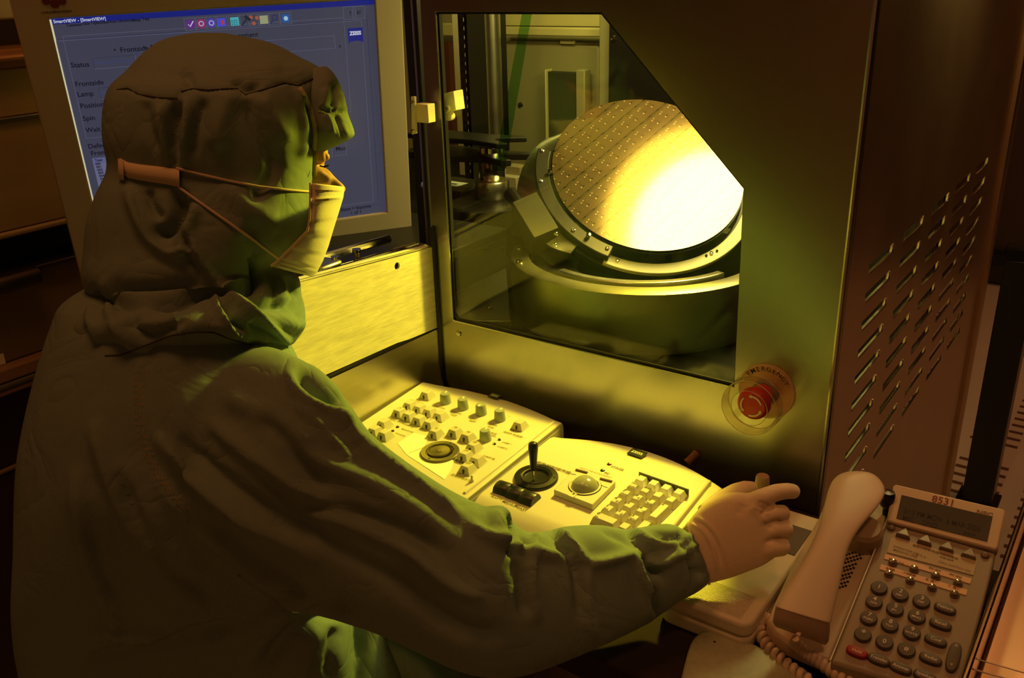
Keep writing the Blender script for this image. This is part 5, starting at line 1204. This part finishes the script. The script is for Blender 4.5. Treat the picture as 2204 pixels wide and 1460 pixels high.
# front drape hanging below the mask
closed(Hh, loft_px([((540,560),(600,575),.955,1.0),((545,590),(640,592),.955,1.0),((560,630),(648,630),.955,1.1),((570,670),(651,672),.955,1.15),((578,705),(648,706),.955,1.1),((585,732),(636,735),.955,.9),((598,745),(618,746),.955,.7)], 28), 4)
hood = voxel(Hh, .0032, 4)
crease(hood, [
 # crown seam
 ([(250,192),(275,190),(300,203),(340,210),(382,212)],3,-1.4*F1), ([(382,212),(390,196),(415,191),(450,194),(485,191),(512,191)],3,-1.4*F1), ([(512,191),(528,204),(570,192),(612,178),(640,183),(672,170),(700,143)],3,-1.4*F1),
 # gathers below seam
 ([(384,214),(372,262),(372,310),(384,362)],14,-8*F1), ([(400,205),(402,260),(395,320),(390,360)],12,5*F1), ([(345,222),(350,270),(360,320),(375,350)],13,5*F1),
 ([(310,215),(318,270),(345,330)],11,-3*F1), ([(500,200),(480,250),(470,320)],24,5*F1), ([(440,210),(425,270),(410,340)],12,-4*F1), ([(528,208),(545,260),(575,320),(600,350)],14,-4.5*F1), ([(560,205),(590,260),(620,310)],16,5*F1),
 ([(390,150),(408,170),(405,190)],9,-4*F1), ([(500,172),(530,190),(560,180)],10,-4*F1), ([(440,110),(530,120),(610,150)],30,2*F1),
 # front edge ridge
 ([(640,186),(652,240),(654,300),(646,340)],9,4*F1), ([(655,215),(668,270),(664,320)],9,-5*F1),
 ([(680,190),(700,220),(735,240)],10,-4*F1),
 # under the band
 ([(385,405),(388,450),(370,490),(330,508)],15,-10*F1), ([(275,400),(290,450),(320,510),(370,552),(430,540)],13,6*F1), ([(430,440),(400,500),(395,560)],14,5*F1), ([(320,405),(325,440),(350,470)],9,-5*F1),
 ([(400,480),(425,540),(450,590),(500,618),(540,600)],10,5*F1), ([(398,500),(415,560),(440,600)],8,-4*F1), ([(560,470),(540,530),(560,560)],22,-4*F1), ([(470,400),(560,460),(600,500)],22,3*F1),
 ([(540,440),(575,390),(600,340)],16,-3*F1),
 # neck overhang
 ([(206,625),(225,650),(270,660),(340,662),(390,655),(440,632),(500,628),(545,624)],8,-9*F1),
 ([(215,600),(250,635),(330,645),(400,635),(460,612),(530,605)],13,5*F1),
 ([(545,560),(548,600),(535,628)],6,-8*F1),
 # collar drape folds
 ([(235,690),(240,662),(262,655),(300,660),(350,668)],10,7*F1), ([(240,690),(262,720),(300,745),(340,735)],11,5*F1), ([(300,680),(280,700),(330,720),(400,690)],11,-6*F1), ([(180,700),(200,740),(225,760)],9,-5*F1), ([(200,655),(195,700),(215,750)],9,4*F1),
 ([(462,630),(468,665),(485,690),(505,712),(540,735)],6,6*F1), ([(480,640),(510,655),(560,690),(600,722),(625,735)],8,8*F1), ([(478,660),(500,690),(525,712)],8,-6*F1), ([(545,690),(560,715),(592,735)],9,-8*F1), ([(380,672),(375,690),(388,712),(384,730)],5,3*F1), ([(450,700),(480,708),(510,728)],6,3*F1),
 ([(560,590),(568,620),(565,650)],5,3*F1), ([(580,590),(592,620),(590,655)],5,-3*F1), ([(600,590),(612,630),(605,660)],5,3*F1), ([(622,595),(632,630),(628,655)],5,-3*F1), ([(520,640),(570,655),(640,660)],12,-6*F1), ([(600,690),(640,700),(648,690)],14,4*F1),
], nz=.0006)
hoodo = finish(hood, 'hood', CLOTH, person, 1)
tH = bvh(hoodo.data)
def line_on(path, tree, r, name, m, par, lift=.0, sub=6):
    pts = []
    for i in range(len(path)-1):
        a, b = path[i], path[i+1]
        for j in range(sub): q = surfS(a[0]+(b[0]-a[0])*j/sub, a[1]+(b[1]-a[1])*j/sub, lift, tree); pts.append(q) if q else None
    q = surfS(*path[-1], lift, tree); pts.append(q) if q else None
    return MB().tube(pts, r, 6).build(name, m, par, ang=80)
line_on([(252,193),(275,190),(300,203),(340,210),(382,212)], tH, .0007, 'crown_seam', SEAMM, hoodo, .0001)
line_on([(390,197),(415,191),(450,194),(485,191),(512,191)], tH, .0007, 'crown_seam', SEAMM, hoodo, .0001)
line_on([(516,195),(528,204),(570,192),(612,178),(640,184),(672,170),(694,148)], tH, .0007, 'crown_seam', SEAMM, hoodo, .0001)
# piping along the face opening
def ribbon(path, w, tree, lift, name, m, par, th=.0012, wob=0):
    L, R2 = [], []
    for i, (x, y) in enumerate(path):
        x0, y0 = path[max(i-1,0)]; x1, y1 = path[min(i+1,len(path)-1)]; dx, dy = x1-x0, y1-y0; l = math.hypot(dx, dy); nx, ny = -dy/l, dx/l
        ww = w if not isinstance(w, list) else w[i]
        c = surfS(x, y, 0, tree)
        if c is None: c = LASTP[0]
        LASTP[0] = c
        t = -((np.array(c)-CAM) @ _R)[2] - lift - (wob if i % 2 else 0)
        L.append(dep(x+nx*ww, y+ny*ww, t)); R2.append(dep(x-nx*ww, y-ny*ww, t))
    rows = []
    for i in range(len(L)):
        d = (V3(CAM)-L[i]).normalized()*th; mid = (L[i]+R2[i])/2+d*.6; rows.append([L[i], L[i]+d*.8, mid+d*.6, R2[i]+d*.8, R2[i], mid-d*1.2])
    return MB().rings(rows).build(name, m, par, ang=50)
LASTP = [dep(660,250,.9)]
def dense(path, k):
    out = []
    for i in range(len(path)-1):
        for j in range(k): out.append((path[i][0]+(path[i+1][0]-path[i][0])*j/k, path[i][1]+(path[i+1][1]-path[i][1])*j/k))
    return out+[path[-1]]
# head under the hood: face, brow, nose
Hd = MB()
closed(Hd, loft_px([((440,120),(600,120),.985,.8),((360,180),(680,180),.975,.7),((330,260),(700,262),.97,.62),((330,320),(706,326),.97,.3),((330,338),(705,338),.97,.27),((330,352),(698,352),.97,.25),((330,364),(702,364),.97,.25),((335,378),(711,378),.97,.25),((340,392),(722,392),.97,.25),((350,410),(728,410),.97,.25),((370,440),(712,440),.97,.25),((390,480),(700,480),.97,.25),((420,520),(690,520),.97,.25),((450,560),(665,560),.97,.3),((460,590),(600,590),.97,.7),((440,660),(580,660),.965,.8),((420,740),(600,740),.955,.9)], 36), 3)
closed(Hd, loft_px([((700,362),(709,366),.968,.9),((703,380),(724,384),.968,.7),((706,395),(742,400),.968,.55),((706,412),(744,412),.968,.5),((700,424),(728,424),.968,.5)], 16), 3)  # nose
closed(Hd, loft_px([((690,328),(709,330),.962,.9),((688,338),(711,340),.962,.9),((690,346),(706,347),.962,.8)], 14), 3)   # brow ridge
headm = voxel(Hd, .0022, 3); crease(headm, [([(684,352),(695,355),(706,357)],4,-1.5*F1), ([(686,372),(700,378),(712,390)],6,1.5*F1)])
body = finish(headm, 'body', SKIN, person, 1)
tB = bvh(body.data)
MB().tube([dep(x, y, .945) for x, y in ((688,357),(696,359),(703,358),(708,356))], .0009, 6).build('eye_lashes', BLACK, body)
mb = MB(); pe = dep(699, 359, .957); mb.lathe(Frame(pe, (0,1,0), (0,0,1)), [(0,.0014),(.0011,.001),(.0015,0),(.0011,-.001),(0,-.0014)], 12); mb.build('eye', mat('dark_eye', (.05,.03,.02), .15), body)
# visor flap over the brow
vis = [((672,146),(702,141)),((628,160),(717,156)),((606,182),(731,182)),((600,206),(738,206)),((604,230),(743,232)),((610,250),(749,252)),((616,270),(759,279)),((630,294),(759,294)),((650,314),(730,311)),((668,330),(694,328))]
Rv = loft_px([(a, b, .958, k) for (a, b), k in zip(vis, (.7,.85,.95,1.0,1.0,1.0,.95,.9,.95,.9))], 30, 2.6)
vm = MB(); closed(vm, Rv, 5); vme = voxel(vm, .0018, 3)
crease(vme, [([(690,232),(706,238),(722,236),(744,240)],4,-4*F1), ([(700,190),(698,215),(694,235)],7,3*F1), ([(720,175),(722,205),(716,232)],8,-4*F1), ([(735,200),(740,225),(746,240)],4,2*F1), ([(700,245),(710,262),(718,290)],6,2.5*F1), ([(722,245),(732,270),(740,300)],5,-2.5*F1), ([(698,238),(702,232)],3,2*F1), ([(712,240),(714,232)],3,2*F1), ([(728,240),(728,232)],3,2*F1)], nz=.0004)
viso = finish(vme, 'visor_flap', CLOTH, person, 1)
tV = bvh(viso.data)
class HS:
    def ray_cast(s_, o, d):
        a = tH.ray_cast(o, d); b = tS.ray_cast(o, d)
        if a[0] is None: return b
        if b[0] is None: return a
        return a if (a[0]-o).length < (b[0]-o).length else b
line_on([(226,766),(260,765),(310,745),(370,722),(425,715),(460,716),(490,728),(545,745)], HS(), .0008, 'collar_seam', SEAMM, hoodo, .0001)
class Two:
    def ray_cast(s_, o, d):
        a = tH.ray_cast(o, d); b = tV.ray_cast(o, d)
        if a[0] is None: return b
        if b[0] is None: return a
        return a if (a[0]-o).length < (b[0]-o).length else b
LASTP = [dep(660,250,.9)]
ribbon(dense([(645,188),(658,208),(668,235),(676,265),(679,290),(676,325),(675,360),(675,394)], 4), 4.5, Two(), .0015, 'face_piping', PIPING, hoodo, .0018, .0006)
dd = dashes([(685,240),(700,243),(715,240),(728,242),(744,243)], tV, .0006, 4, 4, .0003); dd.build('visor_stitching', THREAD, viso, ang=None)
# forehead band seen under the visor
MB().box(Frame(dep(690,337,.957), (.58,.81,0), (0,0,1)), -.006, .005, -.006, .010, -.004, .004).build('brow_pad', SKIN, body, bevel=.003)
# face mask: pleated sheet wrapping from near cheek to profile and on to the far cheek
near = [(668,394),(668,430),(667,470),(662,497),(640,520),(615,545),(598,562),(583,573)]
prof = [(741,402),(738,425),(728,458),(716,496),(706,530),(694,562),(682,585),(673,596)]
rows = []; NS = 56
def lerp_path(P, t):
    x = t*(len(P)-1); i = min(int(x), len(P)-2); f = x-i; return (P[i][0]+(P[i+1][0]-P[i][0])*f, P[i][1]+(P[i+1][1]-P[i][1])*f)
for i in range(NS+1):
    t = i/NS; A = lerp_path(near, t); B = lerp_path(prof, t); pl_ = .0016*((t*6.2) % 1.0) if .14 < t < .88 else 0
    row = []
    for j in range(22):
        s_ = j/21*2      # 0 near, 1 profile, 2 far side
        f = math.sin(min(s_, 2-s_)*math.pi/2)**1.0; tt = .893+(.965-.893)*(1-math.cos(min(s_,1)*math.pi/2)) if s_ <= 1 else .965+(1.03-.965)*(s_-1)
        x = A[0]+(B[0]-A[0])*f; y = A[1]+(B[1]-A[1])*f; p_ = dep(x, y, tt - pl_*(1-.3*s_)); row.append(p_)
    rows.append(row)
mk = MB(); mk.grid(rows); mk = mk.build('face_mask', MASKM, person, ang=60, label='pale yellow pleated paper face mask')
so_ = mk.modifiers.new('thick', 'SOLIDIFY'); so_.thickness = .0012; so_.offset = 0
def mask_pt(t, s_, lift=.0012):
    i = t*NS; j = s_/2*21; a = rows[int(i)][int(j)].lerp(rows[int(i)][min(21,int(j)+1)], j-int(j)); d = (V3(CAM)-a).normalized(); return a+d*lift
wl = MB()
for tt_ in (.075, .155, .945):
    k = 0; s_ = .10
    while s_ < .86: wl.tube([mask_pt(tt_-.006, s_), mask_pt(tt_+.006, s_)], .00045, 5); s_ += .026
wl.build('weld_marks', mat('weld_mark_brown', (.30,.24,.10), .7), mk, ang=None)
MB().tube([rows[i][0]+(V3(CAM)-rows[i][0]).normalized()*.001 for i in range(NS+1)], .0013, 6).build('mask_side_binding', BAND, mk)
# band round the back of the hood and the two cords
bd = dense([(258,356),(275,366),(300,371),(330,375),(360,379),(386,384)], 3)
def bandstrip(path, w0, w1, tree, lift, name, m, par):
    rows_ = []
    n_ = len(path)
    for i, (x, y) in enumerate(path):
        hw = w0+(w1-w0)*i/(n_-1); c = surfS(x, y, 0, tree); 
        if c is None: c = LASTP[0]
        LASTP[0] = c
        t = -((np.array(c)-CAM) @ _R)[2]-lift; bulge = .003
        rows_.append([dep(x-.5, y-hw, t+bulge), dep(x-.3, y-hw*.5, t), dep(x, y, t-.001), dep(x+.3, y+hw*.5, t), dep(x+.5, y+hw, t+bulge), dep(x+.5, y+hw, t+bulge+.0014), dep(x, y, t+.0012), dep(x-.5, y-hw, t+bulge+.0014)])
    return MB().rings(rows_).build(name, m, par, ang=60)
LASTP = [dep(262,365,.955)]
bandstrip(bd, 16, 19, tH, .006, 'mask_band', BAND, person)
bandstrip(dense([(254,362),(258,364),(266,366)],3), 21, 22, tH, .009, 'band_knot', BAND, person)
def cord(path, name, lift):
    pts = []
    for x, y in dense(path, 8):
        q = surfS(x, y, 0, tH)
        if q is None: q = LASTP[0]
        LASTP[0] = q; pts.append(q)
    # straighten: convex distance so that it spans hollows
    ts = [-((np.array(q)-CAM) @ _R)[2] for q in pts]; n_ = len(ts)
    for _ in range(40): ts = [ts[0]]+[min(ts[i], (ts[i-1]+ts[i+1])/2) for i in range(1, n_-1)]+[ts[-1]]
    MB().tube([dep(x, y, t-lift) for (x, y), t in zip(dense(path, 8), ts)], .0013, 8).build(name, CORDM, person)
cord([(380,362),(430,375),(500,391),(560,402),(620,409),(668,413)], 'mask_cord', .0015)
cord([(386,404),(430,436),(490,478),(550,520),(597,556)], 'mask_cord', .0015)

# gloved right hand on the small top button
G = MB(); TH = .866
palm = [((1478,1128),(1526,1256),.868,.42),((1500,1100),(1548,1250),.868,.42),((1522,1080),(1575,1243),.868,.40),((1550,1066),(1605,1232),.867,.38),((1580,1060),(1640,1218),.866,.36),((1612,1062),(1668,1200),.866,.34),((1640,1068),(1684,1185),.866,.30),((1655,1078),(1688,1172),.866,.24)]
closed(G, loft_px(palm, 32, 2.3), 4)
def finger(pts, px_w):
    G.tube([dep(x, y, t) for x, y, t in pts], [w/2*pts[0][2]/FPX for w in px_w], 16)
    for (x, y, t), w in ((pts[-1], px_w[-1]),):
        p_ = dep(x, y, t); r_ = w/2*t/FPX; G.lathe(Frame(p_, (1,0,0), (0,1,0)), [(0,-r_)]+[(r_*math.cos(a), r_*math.sin(a)) for a in [math.radians(-75+15*i) for i in range(11)]]+[(0,r_)], 14)
finger([(1600,1090,.868),(1640,1072,.862),(1672,1060,.866),(1695,1057,.870),(1706,1058,.873)], [44,40,37,35,33])       # index, nearly straight
finger([(1630,1118,.866),(1665,1106,.862),(1684,1104,.868),(1683,1112,.885),(1668,1122,.895)], [42,38,35,33,28])       # middle
finger([(1630,1150,.866),(1668,1140,.862),(1690,1138,.868),(1690,1146,.884),(1672,1155,.893)], [44,40,37,33,28])       # ring
finger([(1630,1185,.866),(1662,1178,.862),(1683,1176,.867),(1682,1183,.880),(1664,1188,.888)], [46,42,38,32,26])       # little
finger([(1520,1110,.880),(1552,1080,.892),(1585,1058,.900),(1605,1050,.905),(1618,1050,.908)], [52,46,38,32,28])       # thumb going behind the button
hand = voxel(G, .0016, 5); GAIN = .9
crease(hand, [([(1668,1092),(1650,1098),(1636,1108)],3.5,-3*F1), ([(1690,1122),(1668,1122),(1645,1132)],3.5,-3*F1), ([(1690,1158),(1668,1160),(1646,1168)],3.5,-3*F1),
 ([(1630,1080),(1650,1086),(1668,1094)],3,-1.5*F1), ([(1618,1088),(1640,1100),(1655,1108)],4,1.5*F1), ([(1640,1122),(1665,1140)],4,-1.5*F1), ([(1612,1090),(1632,1105),(1648,1128)],9,2*F1),
 ([(1485,1128),(1510,1140),(1532,1175),(1545,1230)],4,2*F1), ([(1492,1120),(1520,1138),(1542,1172),(1556,1228)],4,-2*F1), ([(1500,1114),(1528,1132),(1552,1168),(1564,1220)],4,1.5*F1),
 ([(1600,1085),(1590,1110)],10,-1.2*F1)], nz=.0001)
glove = finish(hand, 'glove', GLOVE, person, 1)
# bare body under the suit: hidden neck, forearm core
hemr = MB(); closed(hemr, loft_px([((1476,1130),(1524,1259),.868,.46),((1480,1124),(1530,1258),.868,.46)], 30), 2); hemr.build('glove_hem', GLOVE, glove, ang=60)
# shoes and stool below the frame
for sx in (-.12, .12):
    F = Frame((hip.x+sx, .86, 0), (1,0,0), (0,1,0)); R_ = []
    for y, w, h in ((-.10,.030,.05),(-.07,.040,.085),(-.02,.042,.09),(.06,.045,.06),(.12,.044,.045),(.16,.030,.03)):
        R_.append([F.p(w*math.cos(t), y, h*.5+h*.5*math.sin(t)) for t in [2*math.pi*i/16 for i in range(16)]])
    MB().rings(R_).build('shoe', mat('white_shoe', (.5,.5,.45), .6), person, ang=70)
stl = thing('stool', 'round padded stool under the seated person', 'stool', (hip.x, hip.y, 0))
FSt = Frame((hip.x, hip.y, 0), (1,0,0), (0,1,0))
MB().lathe(FSt, [(0,.37),(.17,.37),(.18,.38),(.18,.415),(.165,.43),(0,.435)], 40).build('seat', BLACKM, stl)
MB().lathe(FSt, [(.025,.05),(.025,.37)], 20).build('column', CHROME, stl)
for i in range(5):
    an = 2*math.pi*i/5; MB().tube([FSt.p(0,0,.06), FSt.p(.26*math.cos(an), .26*math.sin(an), .035)], [.018,.012], 10).tube([FSt.p(.26*math.cos(an), .26*math.sin(an), .0), FSt.p(.26*math.cos(an), .26*math.sin(an), .04)], .018, 10).build('leg', BLACKM, stl)
bpy.context.view_layer.update()
for o in bpy.data.objects:
    if '_w' in o: del o['_w']
